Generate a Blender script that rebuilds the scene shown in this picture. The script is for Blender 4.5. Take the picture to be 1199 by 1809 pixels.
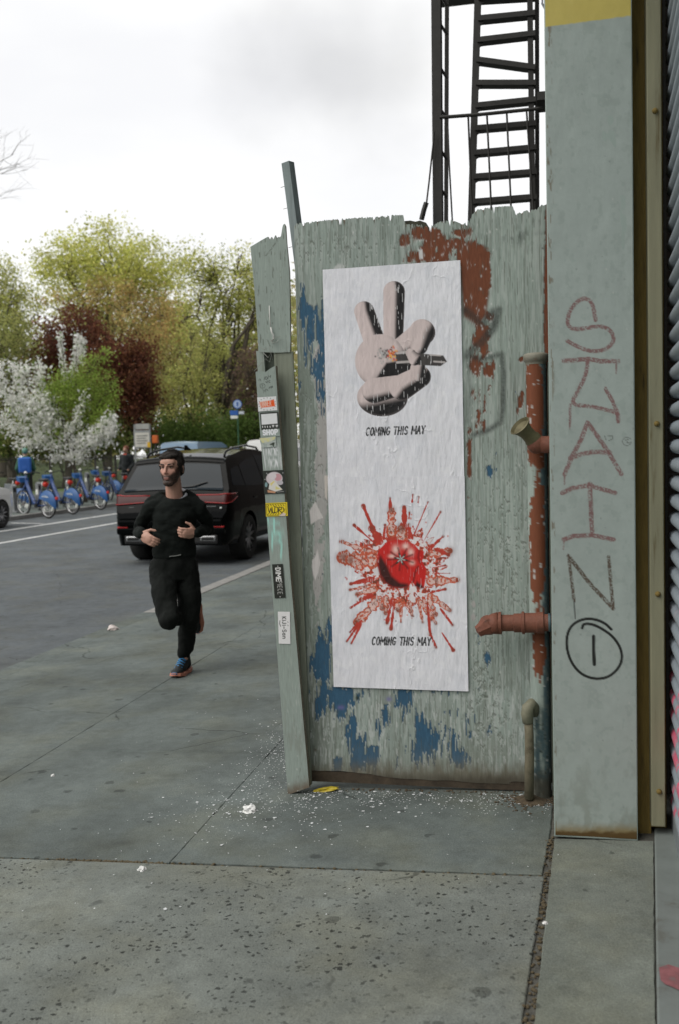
import bpy, bmesh, math, random
import numpy as np
from mathutils import Vector, Matrix, noise as mnoise

for o in list(bpy.data.objects): bpy.data.objects.remove(o, do_unlink=True)
scene = bpy.context.scene
COL = scene.collection
R = math.radians

# ------------------------------------------------------------------ camera
# World frame: x across the pavement (right, towards the buildings), y along the street, z up, metres.
W, H, F = 1199, 1809, 1760.0
PSI, PIT, ROL, HC, K = R(12), R(3.4), R(1.43), 1.54, 0.03
fw = np.array([-math.sin(PSI)*math.cos(PIT), math.cos(PSI)*math.cos(PIT), -math.sin(PIT)])
r0 = np.array([math.cos(PSI), math.sin(PSI), 0.0]); u0 = np.cross(r0, fw)
rt = r0*math.cos(ROL) - u0*math.sin(ROL); up = u0*math.cos(ROL) + r0*math.sin(ROL)
CAM = np.array([0, 0, HC])
cd = bpy.data.cameras.new('camera'); cam = bpy.data.objects.new('camera', cd); COL.objects.link(cam)
cd.sensor_fit = 'VERTICAL'; cd.sensor_height = 36; cd.lens = 36*F/H
cd.clip_start = 0.05; cd.clip_end = 3000
cd.dof.use_dof = True; cd.dof.focus_distance = 4.75; cd.dof.aperture_fstop = 3.4
cam.matrix_world = Matrix(((rt[0], up[0], -fw[0], 0), (rt[1], up[1], -fw[1], 0), (rt[2], up[2], -fw[2], HC), (0, 0, 0, 1)))
scene.camera = cam

# ------------------------------------------------------------------ sky, sun, exposure
SUN_EL, SUN_AZ = R(48), R(228)      # azimuth clockwise from +y: behind and left of the camera
w = bpy.data.worlds.new('World'); scene.world = w; w.use_nodes = True
nt = w.node_tree; nt.nodes.clear()
def N(tree, typ, **kw):
    n = tree.nodes.new(typ)
    for k, v in kw.items(): setattr(n, k, v)
    return n
out = N(nt, 'ShaderNodeOutputWorld'); bg = N(nt, 'ShaderNodeBackground'); bg.inputs[1].default_value = 0.1
sky = N(nt, 'ShaderNodeTexSky', sky_type='NISHITA', sun_disc=False, sun_elevation=SUN_EL, sun_rotation=SUN_AZ)
tc = N(nt, 'ShaderNodeTexCoord'); mp = N(nt, 'ShaderNodeMapping'); mp.inputs['Scale'].default_value = (1, 1, 2.6)
mp.inputs['Location'].default_value = (0.33, 0.1, 0.45)
nz = N(nt, 'ShaderNodeTexNoise'); nz.inputs['Scale'].default_value = 1.7; nz.inputs['Detail'].default_value = 5; nz.inputs['Roughness'].default_value = .5
ramp = N(nt, 'ShaderNodeValToRGB')
ramp.color_ramp.elements[0].position = .40; ramp.color_ramp.elements[0].color = (.88, .88, .89, 1)
ramp.color_ramp.elements[1].position = .60; ramp.color_ramp.elements[1].color = (1.0, .995, .98, 1)
# one darker bank of cloud to the upper left of the ladder
cl = CAM*0 + fw + rt*(575-W/2)/F - up*(105-H/2)/F; cl = cl/np.linalg.norm(cl)
dist = N(nt, 'ShaderNodeVectorMath', operation='DISTANCE'); dist.inputs[1].default_value = tuple(cl)
mp2 = N(nt, 'ShaderNodeVectorMath', operation='ADD')
wob = N(nt, 'ShaderNodeTexNoise'); wob.inputs['Scale'].default_value = 7; wob.inputs['Detail'].default_value = 4
wsub = N(nt, 'ShaderNodeVectorMath', operation='SUBTRACT'); wsub.inputs[1].default_value = (.5, .5, .5)
wsc = N(nt, 'ShaderNodeVectorMath', operation='SCALE'); wsc.inputs['Scale'].default_value = .16
dr = N(nt, 'ShaderNodeMapRange', interpolation_type='SMOOTHSTEP'); dr.inputs[1].default_value = .02; dr.inputs[2].default_value = .13
dr.inputs[3].default_value = .77; dr.inputs[4].default_value = 1.0
mul = N(nt, 'ShaderNodeVectorMath', operation='SCALE'); mul2 = N(nt, 'ShaderNodeVectorMath', operation='SCALE')
mul2.inputs['Scale'].default_value = 9.1
mix = N(nt, 'ShaderNodeMix', data_type='RGBA'); mix.inputs[0].default_value = .93
L = nt.links.new
L(tc.outputs['Generated'], mp.inputs['Vector']); L(mp.outputs[0], nz.inputs['Vector']); L(nz.outputs[0], ramp.inputs[0])
L(tc.outputs['Generated'], wob.inputs['Vector']); L(wob.outputs['Color'], wsub.inputs[0]); L(wsub.outputs[0], wsc.inputs[0])
L(tc.outputs['Generated'], mp2.inputs[0]); L(wsc.outputs[0], mp2.inputs[1]); L(mp2.outputs[0], dist.inputs[0])
L(dist.outputs['Value'], dr.inputs[0]); L(ramp.outputs[0], mul.inputs[0]); L(dr.outputs[0], mul.inputs['Scale'])
L(mul.outputs[0], mul2.inputs[0]); L(sky.outputs[0], mix.inputs[6]); L(mul2.outputs[0], mix.inputs[7])
L(mix.outputs[2], bg.inputs[0]); L(bg.outputs[0], out.inputs[0])
sd = bpy.data.lights.new('sun', 'SUN'); sd.energy = 1.5; sd.angle = R(50); sd.color = (1, .965, .91)
so = bpy.data.objects.new('sun', sd); COL.objects.link(so); so.location = (-6, -8, 12)
sdir = Vector((math.sin(SUN_AZ)*math.cos(SUN_EL), math.cos(SUN_AZ)*math.cos(SUN_EL), math.sin(SUN_EL)))
so.rotation_euler = sdir.to_track_quat('Z', 'Y').to_euler()
scene.view_settings.view_transform = 'Standard'; scene.view_settings.look = 'None'
scene.view_settings.exposure = 0.33; scene.view_settings.gamma = 1; scene.view_settings.use_curve_mapping = False
scene.render.resolution_x, scene.render.resolution_y = 678, 1024

# ------------------------------------------------------------------ surveying helpers (photo measurement -> metres)
def ray(x, y): return fw + rt*(x-W/2)/F - up*(y-H/2)/F
def G(x, y, k=K, z0=0.0):               # point on the ground plane z = z0 + k*x
    d = ray(x, y); t = (z0-HC)/(d[2]-k*d[0]); return CAM + d*t
def V(x, y, v):                         # point at street distance v
    d = ray(x, y); return CAM + d*v/d[1]
def survey(P):                          # inverse of the above, arrays allowed
    q = P - CAM; dd = q @ fw
    return W/2 + F*(q @ rt)/dd, H/2 - F*(q @ up)/dd
def gz(x): return K*x

def lin(r, g, b):
    f = lambda c: (c/255/12.92 if c/255 <= .04045 else ((c/255+.055)/1.055)**2.4)
    return (f(r), f(g), f(b))

# ------------------------------------------------------------------ materials
MATS = {}
def mat(name, col, rough=.6, metal=0., var=.15, sc=6., bump=0., bsc=80., coat=0., spec=.5, stretch=None, dirt=None):
    if name in MATS: return MATS[name]
    m = bpy.data.materials.new(name); m.use_nodes = True; t = m.node_tree; b = t.nodes['Principled BSDF']
    b.inputs['Roughness'].default_value = rough; b.inputs['Metallic'].default_value = metal
    b.inputs['Coat Weight'].default_value = coat; b.inputs['Coat Roughness'].default_value = .03
    b.inputs['Specular IOR Level'].default_value = spec
    tcn = N(t, 'ShaderNodeTexCoord'); src = tcn.outputs['Object']
    if stretch:
        mm = N(t, 'ShaderNodeMapping'); mm.inputs['Scale'].default_value = stretch; t.links.new(src, mm.inputs[0]); src = mm.outputs[0]
    n = N(t, 'ShaderNodeTexNoise'); n.inputs['Scale'].default_value = sc; n.inputs['Detail'].default_value = 7; n.inputs['Roughness'].default_value = .65
    t.links.new(src, n.inputs['Vector'])
    rp = N(t, 'ShaderNodeValToRGB'); e = rp.color_ramp.elements
    e[0].position = .28; e[1].position = .72
    e[0].color = tuple(c*(1-var) for c in col)+(1,) if not dirt else tuple(dirt)+(1,)
    e[1].color = tuple(min(1, c*(1+var)) for c in col)+(1,)
    if dirt: x = e.new(.42); x.color = tuple(col)+(1,)
    t.links.new(n.outputs[0], rp.inputs[0]); t.links.new(rp.outputs[0], b.inputs['Base Color'])
    if bump:
        n2 = N(t, 'ShaderNodeTexNoise'); n2.inputs['Scale'].default_value = bsc; n2.inputs['Detail'].default_value = 5
        t.links.new(src, n2.inputs['Vector'])
        bp = N(t, 'ShaderNodeBump'); bp.inputs['Strength'].default_value = bump; bp.inputs['Distance'].default_value = .004
        t.links.new(n2.outputs[0], bp.inputs['Height']); t.links.new(bp.outputs[0], b.inputs['Normal'])
    MATS[name] = m; return m
def vmat(name, rough=.75, var=.12, sc=40., bump=.15, bsc=150., transl=0., spec=.4, stretch=(1, 1, 1)):
    """colour comes from the painted vertex colour 'Col' with fine procedural grain on top"""
    if name in MATS: return MATS[name]
    m = bpy.data.materials.new(name); m.use_nodes = True; t = m.node_tree; b = t.nodes['Principled BSDF']
    b.inputs['Roughness'].default_value = rough; b.inputs['Specular IOR Level'].default_value = spec
    at = N(t, 'ShaderNodeAttribute', attribute_name='Col'); tcn = N(t, 'ShaderNodeTexCoord')
    mm = N(t, 'ShaderNodeMapping'); mm.inputs['Scale'].default_value = stretch; t.links.new(tcn.outputs['Object'], mm.inputs[0])
    n = N(t, 'ShaderNodeTexNoise'); n.inputs['Scale'].default_value = sc; n.inputs['Detail'].default_value = 6; t.links.new(mm.outputs[0], n.inputs['Vector'])
    mr = N(t, 'ShaderNodeMapRange'); mr.inputs[1].default_value = .25; mr.inputs[2].default_value = .75
    mr.inputs[3].default_value = 1-var; mr.inputs[4].default_value = 1+var
    sc_ = N(t, 'ShaderNodeVectorMath', operation='SCALE')
    t.links.new(n.outputs[0], mr.inputs[0]); t.links.new(at.outputs['Color'], sc_.inputs[0]); t.links.new(mr.outputs[0], sc_.inputs['Scale'])
    t.links.new(sc_.outputs[0], b.inputs['Base Color'])
    if bump:
        n2 = N(t, 'ShaderNodeTexNoise'); n2.inputs['Scale'].default_value = bsc; n2.inputs['Detail'].default_value = 4; t.links.new(mm.outputs[0], n2.inputs['Vector'])
        bp = N(t, 'ShaderNodeBump'); bp.inputs['Strength'].default_value = bump; bp.inputs['Distance'].default_value = .003
        t.links.new(n2.outputs[0], bp.inputs['Height']); t.links.new(bp.outputs[0], b.inputs['Normal'])
    if transl:
        o = t.nodes['Material Output']; tr = N(t, 'ShaderNodeBsdfTranslucent'); ms = N(t, 'ShaderNodeMixShader'); ms.inputs[0].default_value = transl
        t.links.new(sc_.outputs[0], tr.inputs[0]); t.links.new(b.outputs[0], ms.inputs[1]); t.links.new(tr.outputs[0], ms.inputs[2]); t.links.new(ms.outputs[0], o.inputs[0])
    MATS[name] = m; return m
def emis(name, col, s):
    m = bpy.data.materials.new(name); m.use_nodes = True; b = m.node_tree.nodes['Principled BSDF']
    b.inputs['Base Color'].default_value = tuple(col)+(1,); b.inputs['Emission Color'].default_value = tuple(col)+(1,); b.inputs['Emission Strength'].default_value = s
    return m

# ------------------------------------------------------------------ object helpers
def tag(o, label=None, cat=None, group=None, kind=None):
    if label: o['label'] = label
    if cat: o['category'] = cat
    if group: o['group'] = group
    if kind: o['kind'] = kind
    return o
def empty(name, loc=(0, 0, 0), rz=0., label=None, cat=None, group=None):
    o = bpy.data.objects.new(name, None); COL.objects.link(o); o.location = loc; o.rotation_euler = (0, 0, rz); o.empty_display_size = .1
    return tag(o, label, cat, group)
def link(name, me, m, parent=None, smooth=False):
    o = bpy.data.objects.new(name, me); COL.objects.link(o)
    if m is not None and not me.materials: me.materials.append(m)
    if parent is not None: o.parent = parent
    if smooth: me.polygons.foreach_set('use_smooth', [True]*len(me.polygons))
    return o
def copy_tree(o, parent=None):
    c = o.copy(); COL.objects.link(c); c.parent = parent
    for ch in list(o.children): copy_tree(ch, c)
    return c
class MB:
    def __init__(s): s.v = []; s.f = []
    def add(s, vs, fs):
        n = len(s.v); s.v += [tuple(map(float, p)) for p in vs]; s.f += [tuple(i+n for i in f) for f in fs]; return s
    def box(s, lo, hi, M=None, b=0.):
        x0, y0, z0 = lo; x1, y1, z1 = hi
        if b <= 0:
            vs = [(x0,y0,z0),(x1,y0,z0),(x1,y1,z0),(x0,y1,z0),(x0,y0,z1),(x1,y0,z1),(x1,y1,z1),(x0,y1,z1)]
            fs = [(0,3,2,1),(4,5,6,7),(0,1,5,4),(1,2,6,5),(2,3,7,6),(3,0,4,7)]
        else:
            bm = bmesh.new(); bmesh.ops.create_cube(bm, size=1)
            for q in bm.verts: q.co = ((x0+x1)/2+q.co.x*(x1-x0), (y0+y1)/2+q.co.y*(y1-y0), (z0+z1)/2+q.co.z*(z1-z0))
            bmesh.ops.bevel(bm, geom=bm.edges[:], offset=b, segments=2, affect='EDGES', profile=.6)
            bm.verts.index_update(); vs = [q.co[:] for q in bm.verts]; fs = [[q.index for q in f.verts] for f in bm.faces]; bm.free()
        if M is not None: vs = [(M @ Vector(p))[:] for p in vs]
        return s.add(vs, fs)
    def tube(s, pts, rad, n=8, caps=True, flat=1.0):
        pts = [Vector(p) for p in pts]; m = len(pts)
        rad = [rad]*m if isinstance(rad, (int, float)) else list(rad)
        base = len(s.v); up_ = None
        for i, p in enumerate(pts):
            t = (pts[min(i+1, m-1)]-pts[max(i-1, 0)]).normalized()
            if up_ is None: up_ = Vector((0, 0, 1)) if abs(t.z) < .9 else Vector((1, 0, 0))
            a = t.cross(up_); a = a.normalized() if a.length > 1e-6 else Vector((1, 0, 0)); b = a.cross(t).normalized(); up_ = b
            for j in range(n):
                th = 2*math.pi*j/n; s.v.append((p+a*math.cos(th)*rad[i]+b*math.sin(th)*rad[i]*flat)[:])
        for i in range(m-1):
            for j in range(n):
                k = (j+1) % n; s.f.append((base+i*n+j, base+i*n+k, base+(i+1)*n+k, base+(i+1)*n+j))
        if caps:
            s.f.append(tuple(base+j for j in range(n))[::-1]); s.f.append(tuple(base+(m-1)*n+j for j in range(n)))
        return s
    def ell(s, c, r, M=None, nu=14, nv=9):
        r = (r, r, r) if isinstance(r, (int, float)) else r
        vs = [(0, 0, 1)]; fs = []
        for i in range(1, nv):
            ph = math.pi*i/nv
            for j in range(nu):
                th = 2*math.pi*j/nu; vs.append((math.sin(ph)*math.cos(th), math.sin(ph)*math.sin(th), math.cos(ph)))
        vs.append((0, 0, -1)); last = len(vs)-1
        for j in range(nu):
            k = (j+1) % nu; fs.append((0, 1+j, 1+k)); fs.append((last, 1+(nv-2)*nu+k, 1+(nv-2)*nu+j))
            for i in range(nv-2): fs.append((1+i*nu+j, 1+(i+1)*nu+j, 1+(i+1)*nu+k, 1+i*nu+k))
        P = [Vector((a*r[0], b*r[1], d*r[2])) for a, b, d in vs]
        if M is not None: P = [M @ p for p in P]
        return s.add([p+Vector(c) for p in P], fs)
    def limb(s, pts, rad, n=12):                     # closed tapered limb with ball joints, for remeshing
        rad = [rad]*len(pts) if isinstance(rad, (int, float)) else rad
        s.tube(pts, rad, n)
        for p, r_ in zip(pts, rad): s.ell(p, r_, nu=n, nv=8)
        return s
    def prism(s, poly, a, b, axis='y'):              # polygon (in the two other axes) extruded from a to b
        n = len(poly)
        mk = {'y': lambda p, t: (p[0], t, p[1]), 'z': lambda p, t: (p[0], p[1], t), 'x': lambda p, t: (t, p[0], p[1])}[axis]
        return s.add([mk(p, a) for p in poly]+[mk(p, b) for p in poly],
                     [tuple(range(n)), tuple(range(2*n-1, n-1, -1))]+[(i, i+n, (i+1) % n+n, (i+1) % n) for i in range(n)])
    def lathe(s, prof, M=None, n=20):                # profile of (radius, height) around z
        base = len(s.v)
        for r_, z in prof:
            for j in range(n):
                p = Vector((r_*math.cos(2*math.pi*j/n), r_*math.sin(2*math.pi*j/n), z)); s.v.append((M @ p if M is not None else p)[:])
        for i in range(len(prof)-1):
            for j in range(n):
                k = (j+1) % n; s.f.append((base+i*n+j, base+i*n+k, base+(i+1)*n+k, base+(i+1)*n+j))
        return s
    def mesh(s, name, fix=True):
        me = bpy.data.meshes.new(name); me.from_pydata(s.v, [], s.f); me.update()
        if fix:
            bm = bmesh.new(); bm.from_mesh(me); bmesh.ops.recalc_face_normals(bm, faces=bm.faces[:]); bm.to_mesh(me); bm.free()
        return me
    def build(s, name, m, parent=None, smooth=False, auto=None):
        me = s.mesh(name); o = link(name, me, m, parent, smooth or auto is not None)
        if auto is not None: me.set_sharp_from_angle(angle=R(auto))
        return o
def remesh(mb, name, m, parent, voxel=.008, smooth=4, disp=0., dscale=20., dstretch=(1, 1, 1)):
    me = mb.mesh('tmp'); o = bpy.data.objects.new('tmp', me); COL.objects.link(o)
    md = o.modifiers.new('r', 'REMESH'); md.mode = 'VOXEL'; md.voxel_size = voxel; md.adaptivity = 0
    sm = o.modifiers.new('s', 'SMOOTH'); sm.factor = .5; sm.iterations = smooth
    dg = bpy.context.evaluated_depsgraph_get(); dg.update(); ev = o.evaluated_get(dg); new = bpy.data.meshes.new_from_object(ev); new.name = name
    bpy.data.objects.remove(o, do_unlink=True)
    if disp:
        n = len(new.vertices); co = np.zeros(n*3, np.float32); nr = np.zeros(n*3, np.float32); new.vertices.foreach_get('co', co); new.vertices.foreach_get('normal', nr); co = co.reshape(-1, 3); nr = nr.reshape(-1, 3)
        k = np.array([mnoise.fractal(Vector((c[0]*dscale*dstretch[0], c[1]*dscale*dstretch[1], c[2]*dscale*dstretch[2])), 1.0, 2.0, 3) for c in co])[:, None]
        new.vertices.foreach_set('co', (co+nr*disp*k).astype(np.float32).ravel()); new.update()
    new.materials.clear()
    return link(name, new, m, parent, True)

# ------------------------------------------------------------------ numpy noise + painted surfaces
_T = np.random.RandomState(7).rand(256, 256)
def vnoise(x, y, s=0):
    xi = np.floor(x).astype(int); yi = np.floor(y).astype(int); fx = x-xi; fy = y-yi
    fx = fx*fx*(3-2*fx); fy = fy*fy*(3-2*fy); a = (xi+s*37) & 255; b = (yi+s*91) & 255; a1 = (a+1) & 255; b1 = (b+1) & 255
    return (_T[a, b]*(1-fx)+_T[a1, b]*fx)*(1-fy)+(_T[a, b1]*(1-fx)+_T[a1, b1]*fx)*fy
def fbm(x, y, s=0, o=4):
    v = 0; a = .5; t = 0
    for i in range(o): v = v+a*vnoise(x*2**i, y*2**i, s+i); t += a; a *= .5
    return v/t
def sst(a, b, x): t = np.clip((x-a)/(b-a), 0, 1); return t*t*(3-2*t)
class Paint:
    """a flat grid of points in metres, painted at the positions measured on the photograph"""
    def __init__(s, P, base):
        s.P = P; s.ny, s.nx = P.shape[:2]; s.X, s.Y = survey(P.reshape(-1, 3)); s.X = s.X.reshape(s.ny, s.nx); s.Y = s.Y.reshape(s.ny, s.nx)
        s.C = np.ones((s.ny, s.nx, 3))*np.array(base); s.D = np.zeros((s.ny, s.nx)); s.cut = None
    def put(s, a, col):
        a = np.clip(a, 0, 1)[..., None]; s.C = s.C*(1-a)+np.array(col)*a; return s
    def win(s, x0, x1, y0, y1):                     # index window that surely holds the given rectangle
        c = np.nonzero((s.X.max(0) >= x0) & (s.X.min(0) <= x1))[0]; r_ = np.nonzero((s.Y.max(1) >= y0) & (s.Y.min(1) <= y1))[0]
        if len(c) == 0 or len(r_) == 0: return None
        return slice(r_[0], r_[-1]+1), slice(c[0], c[-1]+1)
    def dline(s, pts, w_):
        X, Y = s.X[w_], s.Y[w_]; d = np.full(X.shape, 1e6)
        for p, q in zip(pts, pts[1:]):
            dx, dy = q[0]-p[0], q[1]-p[1]; l = dx*dx+dy*dy+1e-9; t = np.clip(((X-p[0])*dx+(Y-p[1])*dy)/l, 0, 1)
            d = np.minimum(d, np.hypot(X-p[0]-t*dx, Y-p[1]-t*dy))
        return d
    def around(s, pts, m):
        xs = [a[0] for a in pts]; ys = [a[1] for a in pts]; return s.win(min(xs)-m, max(xs)+m, min(ys)-m, max(ys)+m)
    def line(s, pts, wd, col, soft=.7, al=1., mask=None):
        w_ = s.around(pts, wd/2+soft+1)
        if w_ is None: return s
        a = al*(1-sst(wd/2-soft/2, wd/2+soft/2, s.dline(pts, w_)))
        if mask is not None: a = a*(mask[w_] if hasattr(mask, 'shape') and mask.shape == s.X.shape else mask)
        a = np.clip(a, 0, 1)[..., None]; s.C[w_] = s.C[w_]*(1-a)+np.array(col)*a; return s
    def pmask(s, pts, soft=.8):
        out_ = np.zeros(s.X.shape); w_ = s.around(pts, soft+1)
        if w_ is None: return out_
        X, Y = s.X[w_], s.Y[w_]; ins = np.zeros(X.shape, bool); n = len(pts)
        for i in range(n):
            (x1, y1), (x2, y2) = pts[i], pts[(i+1) % n]
            c = ((y1 > Y) != (y2 > Y)) & (X < (x2-x1)*(Y-y1)/(y2-y1+1e-9)+x1); ins ^= c
        d = s.dline(list(pts)+[pts[0]], w_); out_[w_] = np.where(ins, sst(-soft, soft, d), sst(-soft, soft, -d)); return out_
    def spot(s, x, y, rx, ry, col, al=1.):
        w_ = s.win(x-3*rx-1, x+3*rx+1, y-3*ry-1, y+3*ry+1)
        if w_ is None: return s
        a = np.clip(al*np.exp(-((s.X[w_]-x)/rx)**2-((s.Y[w_]-y)/ry)**2), 0, 1)[..., None]; s.C[w_] = s.C[w_]*(1-a)+np.array(col)*a; return s
    def poly(s, pts, col, soft=.8, al=1.): return s.put(al*s.pmask(pts, soft), col)
    def gauss(s, x, y, rx, ry=None):
        ry = ry or rx; o = np.zeros(s.X.shape); w_ = s.win(x-3.2*rx, x+3.2*rx, y-3.2*ry, y+3.2*ry)
        if w_ is not None: o[w_] = np.exp(-((s.X[w_]-x)/rx)**2-((s.Y[w_]-y)/ry)**2)
        return o
    def mesh(s, name, m, parent=None, normal=(0, -1, 0)):
        P = (s.P + np.array(normal)*s.D[..., None]).reshape(-1, 3); ny, nx = s.ny, s.nx
        i = np.arange((ny-1)*(nx-1)); a = (i//(nx-1))*nx+i % (nx-1)
        q = np.stack([a, a+nx, a+nx+1, a+1], 1)
        me = bpy.data.meshes.new(name); me.vertices.add(len(P)); me.vertices.foreach_set('co', P.ravel().astype(np.float32))
        me.loops.add(len(q)*4); me.loops.foreach_set('vertex_index', q.ravel().astype(np.int32)); me.polygons.add(len(q))
        me.polygons.foreach_set('loop_start', (np.arange(len(q))*4).astype(np.int32)); me.polygons.foreach_set('loop_total', np.full(len(q), 4, np.int32))
        me.update(); at = me.color_attributes.new('Col', 'FLOAT_COLOR', 'POINT')
        at.data.foreach_set('color', np.concatenate([np.clip(s.C, 0, 1).reshape(-1, 3), np.ones((len(P), 1))], 1).ravel().astype(np.float32)); me.validate()
        return link(name, me, m, parent, True)
def quad_grid(tl, tr, br, bl, res):
    tl, tr, br, bl = map(np.array, (tl, tr, br, bl)); nx = max(3, int(np.linalg.norm(tr-tl)/res)); ny = max(3, int(np.linalg.norm(bl-tl)/res))
    S, T = np.meshgrid(np.linspace(0, 1, nx), np.linspace(0, 1, ny)); S = S[..., None]; T = T[..., None]
    return (tl*(1-S)+tr*S)*(1-T)+(bl*(1-S)+br*S)*T
def arc(cx, cy, rx, ry, a0, a1, n=14):
    return [(cx+rx*math.cos(R(a0+(a1-a0)*i/n)), cy+ry*math.sin(R(a0+(a1-a0)*i/n))) for i in range(n+1)]
# stroke lettering on a unit box, y down
GL = {'C': [arc(.55,.5,.45,.5,-50,-310)], 'O': [arc(.5,.5,.42,.5,0,360)], 'M': [[(.02,1),(.06,0),(.5,.62),(.94,0),(.98,1)]], 'I': [[(.5,0),(.5,1)]],
 'N': [[(.05,1),(.05,0),(.9,1),(.9,0)]], 'G': [arc(.52,.5,.45,.5,-45,-330)+[(.95,.55),(.55,.55)]], 'T': [[(0,0),(1,0)],[(.5,0),(.5,1)]],
 'H': [[(.05,0),(.05,1)],[(.9,0),(.9,1)],[(.05,.5),(.9,.5)]], 'S': [arc(.5,.26,.38,.26,-20,-270)+arc(.5,.76,.4,.25,-90,150)],
 'A': [[(0,1),(.5,0),(1,1)],[(.2,.65),(.8,.65)]], 'Y': [[(0,0),(.5,.5),(1,0)],[(.5,.5),(.5,1)]], 'D': [[(.1,1),(.1,0),(.5,0)]+arc(.45,.5,.45,.5,-85,85)+[(.1,1)]],
 'E': [[(.9,0),(.1,0),(.1,1),(.9,1)],[(.1,.5),(.75,.5)]], 'P': [[(.1,1),(.1,0),(.55,0)]+arc(.55,.27,.35,.27,-80,80)+[(.1,.54)]],
 'K': [[(.1,0),(.1,1)],[(.9,0),(.15,.55),(.9,1)]], 'J': [[(.7,0),(.7,.75)]+arc(.4,.75,.3,.25,10,170)], 'i': [[(.5,.35),(.5,1)],[(.5,.1),(.5,.14)]],
 'a': [arc(.45,.68,.35,.32,0,360),[(.82,.36),(.82,1)]], 'n': [[(.15,1),(.15,.36)],[(.15,.6)]+arc(.48,.62,.33,.26,200,360)+[(.82,1)]], '-': [[(.15,.6),(.85,.6)]],
 'B': [[(.1,1),(.1,0),(.5,0)]+arc(.5,.25,.33,.25,-80,80)+[(.1,.5)],[(.1,.5),(.55,.5)]+arc(.55,.75,.37,.25,-80,80)+[(.1,1)]], 'L': [[(.1,0),(.1,1),(.85,1)]],
 'R': [[(.1,1),(.1,0),(.5,0)]+arc(.5,.26,.35,.26,-80,80)+[(.1,.52)],[(.45,.52),(.9,1)]], 'U': [[(.1,0),(.1,.7)]+arc(.5,.7,.4,.3,180,0)+[(.9,0)]],
 'W': [[(0,0),(.25,1),(.5,.3),(.75,1),(1,0)]], '.': [[(.45,.5),(.55,.5)]], ' ': []}
def lettering(p, txt, org, ex, ey, wd, col, gap=.3, soft=.6, al=1., mask=None, shear=0.):
    """org: upper left; ex: advance of one letter box; ey: letter height vector (photo units)"""
    x = 0.
    for ch in txt:
        wl = .3 if ch in 'Ii.' else (.6 if ch == ' ' else 1.35 if ch == 'M' else 1.)
        for st in GL.get(ch, []):
            pts = [(org[0]+ex[0]*(x+a*wl+shear*(1-b))+ey[0]*b, org[1]+ex[1]*(x+a*wl+shear*(1-b))+ey[1]*b) for a, b in st]
            p.line(pts, wd, col, soft, al, mask)
        x += wl+gap
    return x
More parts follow.
